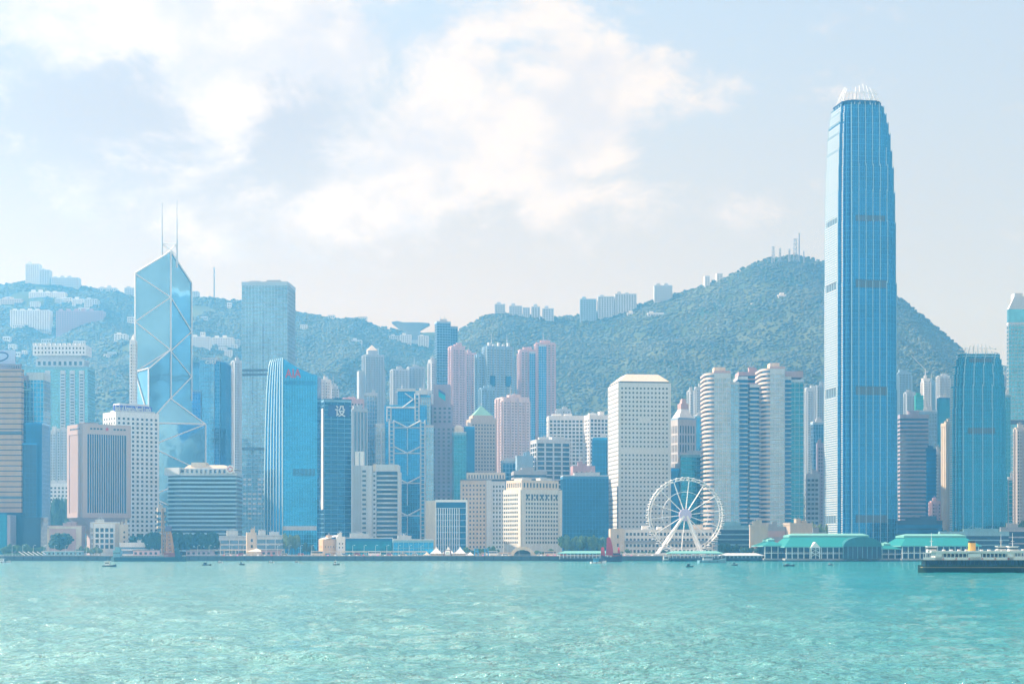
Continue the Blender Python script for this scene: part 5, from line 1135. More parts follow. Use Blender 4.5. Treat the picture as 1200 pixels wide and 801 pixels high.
# ------------------------------------------------------------------ buildings and masts on the hills
R_SLOPE = random.Random(5)
def on_hill(px, py, Y0):
    """walk back from Y0 along the sight line of a picture point until the slope is met"""
    Ya = np.arange(Y0, 3600, 12.0); hit = np.nonzero(terrain(PX(px, Ya), Ya) >= PZ(py, Ya))[0]
    if len(hit): return float(Ya[hit[0]])
    return 3150.0 if px > 520 else 3500.0
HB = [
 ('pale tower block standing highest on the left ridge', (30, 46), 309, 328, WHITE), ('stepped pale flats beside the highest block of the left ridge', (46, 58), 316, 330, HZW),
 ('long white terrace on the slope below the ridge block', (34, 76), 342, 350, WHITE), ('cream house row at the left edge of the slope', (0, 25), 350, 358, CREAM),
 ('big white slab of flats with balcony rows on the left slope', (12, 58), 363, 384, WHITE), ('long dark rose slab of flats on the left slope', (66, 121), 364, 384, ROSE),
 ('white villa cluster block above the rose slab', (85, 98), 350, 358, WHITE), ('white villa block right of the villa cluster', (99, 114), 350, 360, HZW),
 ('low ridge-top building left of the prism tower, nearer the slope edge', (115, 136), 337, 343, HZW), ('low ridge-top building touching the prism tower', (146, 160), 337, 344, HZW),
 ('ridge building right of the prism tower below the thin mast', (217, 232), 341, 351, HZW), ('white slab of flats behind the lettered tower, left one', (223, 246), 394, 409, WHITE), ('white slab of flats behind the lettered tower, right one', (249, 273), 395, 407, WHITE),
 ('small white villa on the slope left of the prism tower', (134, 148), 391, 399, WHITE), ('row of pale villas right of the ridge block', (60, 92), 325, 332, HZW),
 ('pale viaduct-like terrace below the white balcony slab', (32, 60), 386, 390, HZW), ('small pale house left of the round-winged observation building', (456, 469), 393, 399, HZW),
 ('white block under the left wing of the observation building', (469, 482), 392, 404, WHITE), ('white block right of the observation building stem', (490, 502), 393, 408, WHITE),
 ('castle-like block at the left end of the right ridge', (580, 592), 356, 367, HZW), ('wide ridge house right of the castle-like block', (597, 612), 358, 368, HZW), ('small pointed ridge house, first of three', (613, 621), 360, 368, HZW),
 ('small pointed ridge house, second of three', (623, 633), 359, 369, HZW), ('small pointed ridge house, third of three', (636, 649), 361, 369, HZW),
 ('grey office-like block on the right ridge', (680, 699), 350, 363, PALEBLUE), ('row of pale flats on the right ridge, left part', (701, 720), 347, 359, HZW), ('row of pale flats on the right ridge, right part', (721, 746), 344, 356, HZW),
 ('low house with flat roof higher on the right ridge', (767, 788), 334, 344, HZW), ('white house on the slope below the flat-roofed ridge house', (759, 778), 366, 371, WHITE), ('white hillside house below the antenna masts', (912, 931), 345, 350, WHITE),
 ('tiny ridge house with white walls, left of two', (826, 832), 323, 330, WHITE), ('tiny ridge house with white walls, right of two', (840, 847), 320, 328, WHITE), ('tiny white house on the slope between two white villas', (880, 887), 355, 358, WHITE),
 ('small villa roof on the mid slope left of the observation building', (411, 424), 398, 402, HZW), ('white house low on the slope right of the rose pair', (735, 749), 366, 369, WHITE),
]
for i, (lab, (a, b), top, bot, m) in enumerate(HB):
    ridge_ = top < np.interp((a + b) / 2, (LP if a < 520 else RP)[:, 0], (LP if a < 520 else RP)[:, 1])
    Y = ((YL if a < 520 else YR) + 12) if ridge_ else on_hill((a + b) / 2, bot, 2000)
    z = min(tz(PX(a, Y), Y), tz(PX(b, Y), Y), PZ(bot, Y)) - 3
    fr = Fr(PX(a, Y), Y, z, 0, PX(b, Y) - PX(a, Y), 22, PZ(top, Y) - z)
    t = thing('hillside_house' if bot - top < 9 else 'hillside_flats', lab, 'house' if bot - top < 9 else 'flats', fr, 'buildings scattered over the green hills')
    f_grid(fr, t, m, WIN, px=4.5, pz=3.6, fw=.5, fh=.45, indiv=0, top=1.5, bot=3, sides=(0, 3)); rn = random.Random(i)
    if fr.w > 14:
        q = MB()
        for k in range(max(1, int(fr.w / 16))): u = (k + .25) * 16 * .9; q.box(u, min(u + 7, fr.w), 3, 10, fr.h, fr.h + rn.uniform(2, 5))
        q.build('rooftop_plant', m, t, fr)
for i in range(34):
    px_ = R_SLOPE.uniform(2, 430); py_ = R_SLOPE.uniform(352, 425)
    if 155 < px_ < 220 or 280 < px_ < 348: continue
    Y = on_hill(px_, py_, 2000); w = R_SLOPE.uniform(8, 22); z = tz(PX(px_, Y), Y) - 4; fr = Fr(PX(px_, Y), Y, z, 0, w, 12, 4 + R_SLOPE.uniform(5, 12))
    t = thing('slope_house', 'small pale house among the trees of the hazy left slope', 'house', fr, 'small pale houses on the left slope'); f_grid(fr, t, WHITE if i % 3 else HZW, WIN, px=4, pz=3.4, indiv=0, top=1, bot=4, sides=(0, 3)); MB().box(-.5, w + .5, -.5, 12.5, fr.h, fr.h + .5).build('roof', LGREY, t, fr)
Y = 3440; B = Fr(PX(482, Y), Y, tz(PX(482, Y), Y) - 6); x_ = lambda px: PX(px, Y) - PX(482, Y); zz = lambda y: PZ(y, Y) - B.z
t = thing('observation_building', 'grey building shaped like an upturned bow on a broad stem, in the ridge gap', 'building', B)
G1 = paint('wok_grey', (.24, .28, .33))
secs = []
for px_, hi, lo in ((459.5, 378, 379), (466, 377, 384), (473, 378.5, 388), (482, 378.5, 389), (491, 378.5, 388), (498, 379, 384), (503.5, 379.5, 381)):
    a = x_(px_); secs.append([(a, -14, zz(hi)), (a, 14, zz(hi)), (a, 9, zz(lo)), (a, -9, zz(lo))])
MB().loft(secs).build('bow_roof', G1, t, B); MB().box(x_(475), x_(492), -9, 9, 0, zz(386)).build('stem', G1, t, B); MB().box(x_(470), x_(497), -12, 12, 0, zz(399)).build('base', HZW, t, B)
def lattice(name, lab, px, top, bot, Y, w, dishes):
    z = tz(PX(px, Y), Y) - 1; B = Fr(PX(px, Y), Y, z); h = PZ(top, Y) - z; t = thing(name, lab, 'antenna', B); q = MB()
    for sx in (-w, w):
        for sy in (-w, w): q.bar((sx, sy, 0), (sx * .6, sy * .6, h), .35)
    n = max(2, int(h / (2.4 * w)))
    for k in range(n): 
        a, b = h * k / n, h * (k + 1) / n
        for y_ in (-w, w): q.bar((-w, y_, a), (w, y_, b), .22).bar((w, y_, a), (-w, y_, b), .22).bar((-w, y_, b), (w, y_, b), .25)
    q.build('lattice_mast', GREY, t, B)
    for k in range(dishes): sdisc(0, -w - 1.2, -w - .2, h * (.95 - .2 * k), 1.7, 10).build('dish', STEEL, t, B)
lattice('antenna_tower', 'squat lattice antenna with dishes, leftmost on the summit', 906, 289, 300, YR - 30, 2.6, 4)
lattice('antenna_tower', 'small lattice antenna with dishes, second from the left on the summit', 914, 291, 300, YR - 30, 2.0, 2)
lattice('antenna_tower', 'smallest lattice antenna left of the big summit mast', 925, 292, 300, YR - 30, 1.6, 1)
lattice('antenna_tower', 'big wide lattice antenna on the summit beside the needle mast', 932, 280, 300, YR - 30, 3.4, 4)
lattice('antenna_tower', 'tallest needle mast on the summit', 936.5, 273, 300, YR - 30, .9, 1)
lattice('antenna_tower', 'tiny antenna right of the needle mast', 942, 294, 300, YR - 30, .8, 0)
lattice('antenna_tower', 'thin mast on the left ridge right of the prism tower', 251, 313, 352, YL - 40, 1.0, 2)
# ------------------------------------------------------------------ trees
LEAF = [leaf_material('dark_leaves', (.012, .045, .03), (.05, .11, .05), .6), leaf_material('mid_leaves', (.03, .09, .04), (.11, .19, .08), .6), leaf_material('light_leaves', (.07, .13, .05), (.18, .24, .10), .6)]
BARK = paint('bark', (.09, .07, .05), streak=False)
def crown_mesh(seed, mat):
    r = np.random.RandomState(seed); nl = 9; c = np.stack([r.uniform(-.6, .6, nl), r.uniform(-.6, .6, nl), r.uniform(-.25, .35, nl)], -1); P = []; S = []
    for k in range(nl):
        m = 60; d = r.normal(size=(m, 3)); d /= np.linalg.norm(d, axis=1)[:, None]; rad = r.uniform(.26, .44)
        P.append(c[k] + d * rad * r.uniform(.75, 1.12, (m, 1)) * [1, 1, .8]); S.append(np.full(m, r.uniform(.10, .16)) * r.uniform(.6, 1.3, m))
    P = np.concatenate(P); S = np.concatenate(S); S = np.stack([S, S, S * .7], -1)
    return blobs_mesh('crown', P, S, mat, False, seed)
CROWN = [[crown_mesh(10 * k + j, LEAF[k]) for j in range(2)] for k in range(3)]
tq = MB()
tq.bar((0, 0, 0), (.02, 0, .55), .07, 7, .045)
for a in range(5): tq.bar((.02, 0, .45), (.35 * math.cos(a * 1.26), .35 * math.sin(a * 1.26), .85), .035, 5, .015)
TRUNK = tq.mesh('trunk', BARK)
def tree(px, top, Y, wpx, tone, lab, group, base=None, name='broadleaf_tree'):
    z = base if base is not None else max(GZ, tz(PX(px, Y), Y)); h = PZ(top, Y) - z; w = wpx / F * Y
    o = bpy.data.objects.new(name, None); C.objects.link(o); o.location = (PX(px, Y), Y, z); tag(o, lab, 'tree', group)
    r = random.Random(px * 7 + top); c = bpy.data.objects.new('crown', CROWN[tone][r.randrange(2)]); C.objects.link(c); c.parent = o
    c.scale = (w / 1.8, w / 1.8, h * .42 / .62); c.location = (0, 0, h * .62); c.rotation_euler = (0, 0, r.uniform(0, 6))
    k = bpy.data.objects.new('trunk', TRUNK); C.objects.link(k); k.parent = o; k.scale = (w * .45, w * .45, h * .8)
tree(71, 626, 1384, 29, 0, 'big round dark green tree in front of the pink low building', None)
for a, b, top, tone, n, Y, wd, lab in (
    (2, 52, 638, 1, 9, 1376, 9, 'low green tree in the leafy row along the shore at the left edge'), (86, 122, 641, 2, 6, 1374, 7, 'small light green tree on the promenade left of the barge'),
    (150, 190, 626, 0, 7, 1398, 13, 'dark green tree at the foot of the white office tower'), (203, 254, 625, 0, 8, 1402, 14, 'dark green tree in the clump before the wavy banded block'),
    (336, 350, 628, 2, 3, 1408, 9, 'light green tree in the gap right of the long low offices'), (357, 368, 636, 0, 2, 1400, 7, 'small dark tree left of the sand coloured block'), (545, 584, 641, 1, 6, 1390, 8, 'green tree behind the blue gates near the tents'),
    (600, 650, 643, 1, 6, 1392, 7, 'small green tree before the cream hotel block'), (660, 706, 629, 1, 9, 1396, 12, 'green tree in the clump before the dark blue glass block'),
    (722, 834, 644, 1, 12, 1396, 7, 'small tree before the long low white building'), (846, 868, 638, 0, 4, 1378, 10, 'clipped dark tree beside the teal footbridge hall'), (869, 894, 640, 1, 5, 1372, 7, 'small tree left of the green roofed piers'),
    (952, 968, 615, 2, 4, 1440, 8, 'light green rooftop-level tree left of the foot of the tallest tower'), (1052, 1106, 617, 1, 8, 1475, 9, 'tree on the terrace between the two finance towers'), (1106, 1176, 621, 2, 9, 1470, 8, 'tree along the terrace before the comb-roofed tower'),
    (1176, 1204, 612, 1, 4, 1470, 10, 'tree at the right edge behind the kiosk building')):
    for i in range(n):
        px_ = a + (b - a) * (i + .5) / n + random.Random(i + a).uniform(-1.5, 1.5)
        tree(px_, top + random.Random(i * 3 + a).uniform(-1.5, 3.5), Y + (i % 3) * 3, wd * random.Random(i + b).uniform(.8, 1.25), tone, lab, 'trees: ' + lab)
for i in range(16): tree(53 + (i % 8) * 5 + random.Random(i).uniform(-2, 2), (588 if i < 8 else 602) + random.Random(i + 9).uniform(-4, 4), 1700 - (i // 8) * 60, 10, 1 if i % 3 else 0, 'green tree on the rise between the teal glass tower and the fluted building', 'trees on the rise')
# ------------------------------------------------------------------ observation wheel
Y = 1384; cx, cz = PX(803, Y), PZ(603, Y); B = Fr(cx, Y, GZ + .08); RW = 43.5 / F * Y; zc = cz - B.z
t = thing('ferris_ride', 'big white observation wheel with a lilac hub standing on the quay', 'ferris wheel', B)
q = MB()
for yy in (-1.6, 1.6): q.ring((0, yy, zc), RW, .24, 56); q.ring((0, yy, zc), RW * .93, .15, 56)
for i in range(56):
    a = i * 2 * math.pi / 56; u, v = math.cos(a), math.sin(a); q.bar((RW * u, -1.6, zc + RW * v), (RW * u, 1.6, zc + RW * v), .2)
    a2 = (i + .5) * 2 * math.pi / 56
    for yy in (-1.6, 1.6): q.bar((RW * u, yy, zc + RW * v), (RW * .93 * math.cos(a2), yy, zc + RW * .93 * math.sin(a2)), .16)
q.build('rim', WSTEEL, t, B); MB().ring((0, 0, zc), RW * .62, .16, 40).build('inner_ring', WSTEEL, t, B)
for i in range(14):
    a = (i + .25) * 2 * math.pi / 14; u, v = math.cos(a), math.sin(a); q = MB()
    for yy in (-1.9, 1.9): q.bar((3.8 * u, yy, zc + 3.8 * v), (RW * .94 * u, yy * .8, zc + RW * .94 * v), .24)
    for k in (.3, .45, .6, .75): q.bar((RW * k * u, -1.8, zc + RW * k * v), (RW * k * u, 1.8, zc + RW * k * v), .2)
    q.build('spoke', WSTEEL, t, B)
sdisc(0, -3.6, 3.6, zc, 4.9, 26).build('hub', paint('lilac_hub', (.55, .48, .68), rough=.4, var=.04), t, B)
gm = MB().prism([(1.5 * math.cos(i * math.pi / 4 + .39), 1.3 * math.sin(i * math.pi / 4 + .39)) for i in range(8)], -2.6, -.9).prism([(1.55 * math.cos(i * math.pi / 4 + .39), 1.35 * math.sin(i * math.pi / 4 + .39)) for i in range(8)], -.9, -.4, [(.7 * math.cos(i * math.pi / 4 + .39), .6 * math.sin(i * math.pi / 4 + .39)) for i in range(8)]).bar((0, -1.6, -.3), (0, 1.6, -.3), .15).mesh('gondola', WSTEEL)
gw = MB().prism([(1.53 * math.cos(i * math.pi / 4 + .39), 1.33 * math.sin(i * math.pi / 4 + .39)) for i in range(8)], -1.9, -1.1).mesh('gondola_window', WIN)
for i in range(42):
    a = i * 2 * math.pi / 42; g = bpy.data.objects.new('gondola', gm); C.objects.link(g); g.parent = t; g.location = ((RW + .6) * math.cos(a), 0, zc + (RW + .6) * math.sin(a) + .3)
    w_ = bpy.data.objects.new('window_band', gw); C.objects.link(w_); w_.parent = g
for sx in (-1, 1):
    for sy in (-1, 1):
        q = MB().bar((sx * 1.2, sy * 3.4, zc - 1), (sx * (23.5 if sx < 0 else 14), sy * 9, 0), .95, 8); q.build('leg', WSTEEL, t, B)
MB().box(-26, 17, -12, 12, 0, .9).build('platform', LGREY, t, B)
# ------------------------------------------------------------------ piers and shore furniture
PG = paint('pier_green_roof', (.008, .20, .20), rough=.5, var=.08, streak=False); PG2 = paint('pale_green_roof', (.16, .40, .37), rough=.6, var=.06)
def pier(lab, a, b, ytop, yeave, Y, arch=None, gable=None, storeys=2):
    B = Fr(PX(a, Y), Y, 0); w = PX(b, Y) - PX(a, Y); zr, ze = PZ(ytop, Y), PZ(yeave, Y)
    t = thing('ferry_pier', lab, 'pier', B); dp = 60
    MB().box(-1, w + 1, -3, dp, .9, 2.2).build('deck', CONC, t, B)
    q = MB(); n = int(w / 5)
    for i in range(n + 1): q.box(w * i / n - .5, w * i / n + .5, -2.6, -1.6, -6, .9)
    q.build('pile', SEAWALL, t, B)
    MB().prism([(-1.5, -4), (w + 1.5, -4), (w + 1.5, dp), (-1.5, dp)], ze, zr, [(6, 14), (w - 6, 14), (w - 6, dp - 14), (6, dp - 14)]).build('roof', PG, t, B)
    MB().box(-1.8, w + 1.8, -4.3, dp, ze - .7, ze - .01).build('eaves', PG2, t, B)
    MB().box(5, w - 5, 15, dp - 15, zr + .01, zr + 1.5).prism([(5, 15), (w - 5, 15), (w - 5, dp - 15), (5, dp - 15)], zr + 1.5, zr + 3, [(9, 24), (w - 9, 24), (w - 9, 26), (9, 26)]).build('roof_lantern', PG2, t, B)
    MB().box(1, w - 1, 3, dp - 3, 2.2, ze - .7).build('hall_wall', G_DARK, t, B)
    n = max(3, int(w / 4.4)); col = MB().box(-.32, .32, -.32, .32, 2.2, ze - .7).mesh('column', WSTEEL)
    for i in range(n + 1): c = bpy.data.objects.new('column', col); C.objects.link(c); attach(c, t, B, w * i / n, -1.6, 0)
    zm = 2.2 + (ze - 2.9) * .42; MB().box(0, w, -1.5, 3, zm, zm + .5).build('upper_deck', WSTEEL, t, B)
    q = MB().box(0, w, -1.55, -1.4, zm + 1.2, zm + 1.35)
    for i in range(n * 3): q.box(w * i / (n * 3), w * i / (n * 3) + .12, -1.52, -1.42, zm + .5, zm + 1.2)
    q.build('railing', WSTEEL, t, B)
    if gable is not None:
        g = PX(gable, Y) - B.x; zg = ze + 3.5
        MB().hull([(g - 4, -6.5, ze - 1), (g + 4, -6.5, ze - 1), (g, -6.5, zg), (g - 4, 4, ze - 1), (g + 4, 4, ze - 1), (g, 4, zg)], [(0, 1, 2), (5, 4, 3), (0, 2, 5, 3), (1, 4, 5, 2), (0, 3, 4, 1)]).build('gable', WSTEEL, t, B)
        q = MB().box(g - 3.6, g - 2.9, -6, -5.2, 2.2, ze - 1).box(g + 2.9, g + 3.6, -6, -5.2, 2.2, ze - 1); z = 4
        while z < ze - 3: q.bar((g - 3, -5.7, z), (g + 3, -5.7, z + 3), .22).bar((g + 3, -5.7, z), (g - 3, -5.7, z + 3), .22); z += 3
        q.build('stair_frame', WSTEEL, t, B)
    if arch:
        a0, a1 = PX(arch[0], Y) - B.x, PX(arch[1], Y) - B.x; c = (a0 + a1) / 2; rr = (a1 - a0) / 2; pz = PZ(ytop - .5, Y) - ze
        A = [(c - rr * math.cos(i * math.pi / 12), ze + pz * math.sin(i * math.pi / 12)) for i in range(13)]
        MB().hull([(x, -8, z) for x, z in A] + [(x, 30, z) for x, z in A], [tuple(range(12, -1, -1)), tuple(range(13, 26))] + [(i, i + 1, i + 14, i + 13) for i in range(12)]).build('arched_roof', paint('deep_green_metal', (.02, .16, .18), rough=.4), t, B)
        MB().box(a0 + .5, a1 - .5, -7, 2, 2.2, ze).build('arched_hall', G_DARK, t, B)
        q = MB()
        for i in range(9): u = a0 + (a1 - a0) * i / 8; q.box(u - .2, u + .2, -7.4, -7, 2.2, ze)
        q.build('arched_hall_frame', TEALW, t, B)
    return t
pier('long pier building with teal green hip roof and white columns below the tallest tower', 921, 1031, 629, 640, 1316, arch=(986, 1031), gable=954)
pier('pier building with teal green roof and white columns behind the ferry', 1057, 1146, 629.5, 639, 1322)
pier('low open link pier with flat green roof between two green roofed piers', 1033, 1056, 639, 642.5, 1330)
pier('small pier hall with teal green roof left of the long green roofed pier', 896, 919, 634, 639, 1335)
def canopy(lab, a, b, yr, Y, roofm, deck=True, n=14, name='jetty', over=1.5, zd=3.1):
    B = Fr(PX(a, Y), Y, 0); w = PX(b, Y) - PX(a, Y); zr = PZ(yr, Y); t = thing(name, lab, 'jetty', B); d = 12
    if deck:
        MB().box(0, w, 0, 1352 - Y if Y < 1340 else d, 1.4, zd - .6).build('deck', SEAWALL, t, B); q = MB(); m = int(w / 4)
        for i in range(m + 1): q.box(w * i / m - .4, w * i / m + .4, -.4, .4, -6, 1.4)
        q.build('pile', SEAWALL, t, B)
    MB().prism([(-over, -over), (w + over, -over), (w + over, d), (-over, d)], zr, zr + .5, None).prism([(-over, -over), (w + over, -over), (w + over, d), (-over, d)], zr + .5, zr + 2.2, [(4, 4), (w - 4, 4), (w - 4, d - 4), (4, d - 4)]).build('canopy', roofm, t, B)
    col = MB().box(-.25, .25, -.25, .25, zd - .6, zr).mesh('post', WSTEEL)
    for i in range(n + 1): c = bpy.data.objects.new('post', col); C.objects.link(c); attach(c, t, B, w * i / n, .5, 0)
    q = MB().box(0, w, .2, .35, zd + .4, zd + .55); q.build('railing', STEEL, t, B)
    return t
canopy('public jetty with a long pale green canopy in front of the dark blue block', 656, 716, 648.5, 1326, PG2)
canopy('public jetty with a rounded pale green canopy right of the wheel legs', 784, 846, 648.5, 1328, PG2)
canopy('low covered landing with grey canopy left of the little teal pier', 846, 893, 651, 1340, LGREY, n=10)
def walkway(lab, a, b, yr, Y, m):
    B = Fr(PX(a, Y), Y, GZ + .08); w = PX(b, Y) - PX(a, Y); zr = PZ(yr, Y) - B.z; t = thing('covered_walkway', lab, 'walkway', B)
    MB().box(0, w, 0, 5, zr, zr + .7).build('roof', m, t, B); n = max(3, int(w / 9)); col = MB().box(-.22, .22, -.22, .22, 0, zr).mesh('post', m)
    for i in range(n + 1): c = bpy.data.objects.new('post', col); C.objects.link(c); attach(c, t, B, w * i / n, 1, 0)
walkway('long beige covered walkway behind the barge', 222, 330, 644.5, 1372, CREAM); walkway('long cream covered walkway before the teal glass halls', 372, 500, 646.5, 1374, CREAM); walkway('short beige covered walkway left of the arched tent', 566, 598, 648, 1374, paint('tan_roof', (.5, .36, .24)))
walkway('white covered walkway along the foot of the low white building', 718, 782, 649, 1372, WHITE)
def tent(px, wpx, top, eave, Y, lab, m=WSTEEL, group=None):
    w = wpx / F * Y; B = Fr(PX(px, Y) - w / 2, Y, GZ + .08); h, e = PZ(top, Y) - B.z, PZ(eave, Y) - B.z; t = thing('peaked_tent', lab, 'tent', B, group)
    secs = []
    for k, s in ((0, 1), (.25, .66), (.5, .38), (.75, .17), (1, .03)):
        a = w / 2 * (1 - s); secs.append([(a, a, e + (h - e) * k), (w - a, a, e + (h - e) * k), (w - a, w - a, e + (h - e) * k), (a, w - a, e + (h - e) * k)])
    MB().loft(secs).build('canvas', m, t, B); q = MB()
    for x, y in ((.2, .2), (w - .2, .2), (w - .2, w - .2), (.2, w - .2)): q.bar((x, y, 0), (x, y, e), .15)
    q.build('pole', STEEL, t, B); MB().box(.5, w - .5, .6, w - 1, 0, e - .4).build('side_panel', CREAM, t, B)
for px_, lab in ((511, 'white peaked tent, first of the big three before the framed glass block'), (525, 'white peaked tent, middle of the big three before the framed glass block'), (539, 'white peaked tent, last of the big three before the framed glass block')): tent(px_, 14, 640, 648, 1366, lab)
tent(299, 22, 642, 646, 1364, 'wide low cream tent with a flat peak right of the barge', paint('cream_canvas', (.75, .66, .52), var=.04))
tent(500, 9, 646, 650, 1362, 'small cream tent left of the big three tents', CREAM); tent(551, 9, 646, 650, 1362, 'small white tent right of the big three tents', WSTEEL)
cols = [WSTEEL, CREAM, paint('pink_canvas', (.75, .25, .42), var=.04), WSTEEL, paint('blush_canvas', (.8, .5, .5), var=.04), CREAM, RED]
cn = ['white', 'cream', 'bright pink', 'white', 'blush', 'cream', 'red']
SEG = [(258, 330, 9, 'between the barge and the coloured block'), (380, 480, 12, 'before the teal glass halls'), (562, 600, 5, 'left of the arched tent'), (628, 656, 7, 'right of the arched tent'), (720, 768, 6, 'left of the wheel legs'), (856, 892, 5, 'near the little teal pier')]
for a, b, n, where in SEG:
    for i in range(n):
        c_ = (i * 5 + a) % 7; tent(a + (b - a) * (i + .5) / n, 3.4, 649.2 - (i % 2) * .7, 651, 1356 + (i % 3), 'small %s market tent on the quay %s' % (cn[c_], where), cols[c_], 'small market tents %s, %s' % (where, cn[c_]))
B = Fr(PX(598, 1362), 1362, GZ + .08); w = PX(627, 1362) - B.x; t = thing('arched_tent', 'cream arched tent like a barrel with a dark open mouth', 'tent', B)
A = [(w / 2 - w / 2 * math.cos(i * math.pi / 12), 7.2 * math.sin(i * math.pi / 12)) for i in range(13)]; I_ = [(w / 2 + (x - w / 2) * .72, z * .66) for x, z in A]
MB().hull([(x, 0, z) for x, z in A] + [(x, 0, z) for x, z in I_] + [(x, 12, z) for x, z in A] + [(x, 12, z) for x, z in I_], [(i + 1, i, i + 13, i + 14) for i in range(12)] + [(i, i + 1, i + 27, i + 26) for i in range(12)] + [(i + 14, i + 13, i + 39, i + 40) for i in range(12)] + [(i + 26, i + 27, i + 40, i + 39) for i in range(12)]).build('canvas', CREAM, t, B)
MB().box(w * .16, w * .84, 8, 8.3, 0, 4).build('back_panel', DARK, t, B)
for px_, lab in ((558.5, 'tall blue gate frame on the quay, left of two'), (570.5, 'tall blue gate frame on the quay, right of two')):
    B = Fr(PX(px_ - 2.6, 1356), 1356, GZ + .08); t = thing('gate_frame', lab, 'gate', B); q = MB(); m = paint('gate_blue', (.04, .25, .5), var=.04)
    for x in (0, 3.0): MB().bar((x, 0, 0), (x * .8 + .3, 0, 5.6), .35).build('upright', m, t, B)
    MB().box(-.2, 3.2, -.3, .3, 3.2, 3.7).box(.1, 2.9, -.3, .3, 5.3, 5.8).build('crossbeam', m, t, B)
B = Fr(PX(520, 1354), 1354, GZ + .08); t = thing('stage_frame', 'brown curved frame with a white panel in front of the middle peaked tent', 'stage', B)
q = MB().bar((0, 0, 0), (1, 0, 4.5), .45).bar((6, 0, 0), (5, 0, 4.5), .45).bar((1, 0, 4.5), (5, 0, 4.5), .4); q.build('frame', paint('brown_frame', (.12, .07, .09)), t, B); MB().box(1.4, 4.6, .1, .3, .6, 3.4).build('panel', WSTEEL, t, B)
# lamp posts along the quay
lm = MB().bar((0, 0, 0), (0, 0, 8), .14, 6, .09).bar((0, 0, 7.9), (1.4, 0, 8.3), .07).mesh('post', STEEL); lh = MB().box(1.0, 1.9, -.2, .2, 8.2, 8.4).mesh('lamp_head', WSTEEL)
for a, b, n, where in ((8, 120, 9, 'left of the barge'), (225, 372, 11, 'before the long low offices'), (380, 500, 9, 'before the teal glass halls'), (575, 655, 6, 'before the cream hotel'), (722, 780, 5, 'left of the wheel legs')):
    for i in range(n):
        o = bpy.data.objects.new('street_lamp', None); C.objects.link(o); px_ = a + (b - a) * (i + .5) / n; o.location = (PX(px_, 1354), 1354, GZ + .08)
        tag(o, 'slim grey lamp post on the quay edge ' + where, 'street lamp', 'lamp posts ' + where)
        for nm, me_ in (('post', lm), ('lamp_head', lh)): c = bpy.data.objects.new(nm, me_); C.objects.link(c); c.parent = o
B = Fr(PX(4, 1370), 1370, GZ + .1); tag(MB().box(0, PX(56, 1370) - B.x, 0, 3, 0, 2.2).build('hedge', LEAF[1], None, B), 'clipped green hedge along the shore at the left edge', 'hedge')
B = Fr(PX(22, 1360), 1360, GZ + .1); t = thing('boat_shelter', 'row of slanted white roof ribs on the quay near the left edge', 'shelter', B)
for i in range(6): MB().bar((i * 3.6, 0, 3.2), (i * 3.6 + 4, 3, .3), .35).build('rib', WSTEEL, t, B)
B = Fr(PX(50, 1362), 1362, GZ + .1); t = thing('quay_shed', 'long low dark shed with pale roof in front of the round tree', 'shed', B); w = PX(96, 1362) - B.x
MB().box(0, w, 0, 6, 0, 3.4).build('wall', TEALW, t, B); MB().box(-.4, w + .4, -.5, 6.4, 3.4, 3.8).build('roof', LGREY, t, B); q = MB()
for i in range(9): q.box(1 + i * w / 9, 2.6 + i * w / 9, -.06, -.01, 1, 2.4)
q.build('window', WIN, t, B, stuff=True)
for a, b, h_, m, lab in ((306, 328, 4.2, ROSE, 'dark rose shed with grey roof under the cream tent'), (218, 250, 4.0, MAUVE, 'low mauve shed with a dark roof right of the crane tower'), (156, 186, 4.2, HPK, 'pinkish shed with a dark roof behind the barge')):
    B = Fr(PX(a, 1360), 1360, GZ + .1); t = thing('quay_shed', lab, 'shed', B); w = PX(b, 1360) - B.x; MB().box(0, w, 0, 6, 0, h_).build('wall', m, t, B); MB().box(-.4, w + .4, -.5, 6.4, h_, h_ + .4).build('roof', DARK, t, B)
    for i in range(int(w / 4)): MB().box(1 + i * 4, 3 + i * 4, -.06, -.01, 1, 2.8).build('window', WIN, t, B)
# ------------------------------------------------------------------ boats
def hull(root, fr, L_, bw, zk, zd, mat, bow=.22, stern=.06, sheer=.8, name='hull', n=14, sym=False):
    secs = []
    for i in range(n + 1):
        s = i / n; wf = min(1, (s / stern) ** .6 if stern else 1) if s < stern else 1
        if s > 1 - bow: wf = max(.02, (1 - ((s - 1 + bow) / bow) ** 2))
        if sym and s < bow: wf = max(.02, 1 - ((bow - s) / bow) ** 2)
        sh = sheer * (max(0, (s - .5) * 2) ** 2 if not sym else ((s - .5) * 2) ** 2); x = s * L_; h2 = bw / 2 * wf
        secs.append([(x, -h2, zd + sh), (x, -h2 * .82, zk * .3), (x, 0, zk), (x, h2 * .82, zk * .3), (x, h2, zd + sh)])
    return MB().loft(secs).build(name, mat, root, fr)
FG = paint('ferry_green', (.006, .04, .02), rough=.45, var=.1); FW = paint('ferry_white', (.72, .72, .70), rough=.5, var=.05)
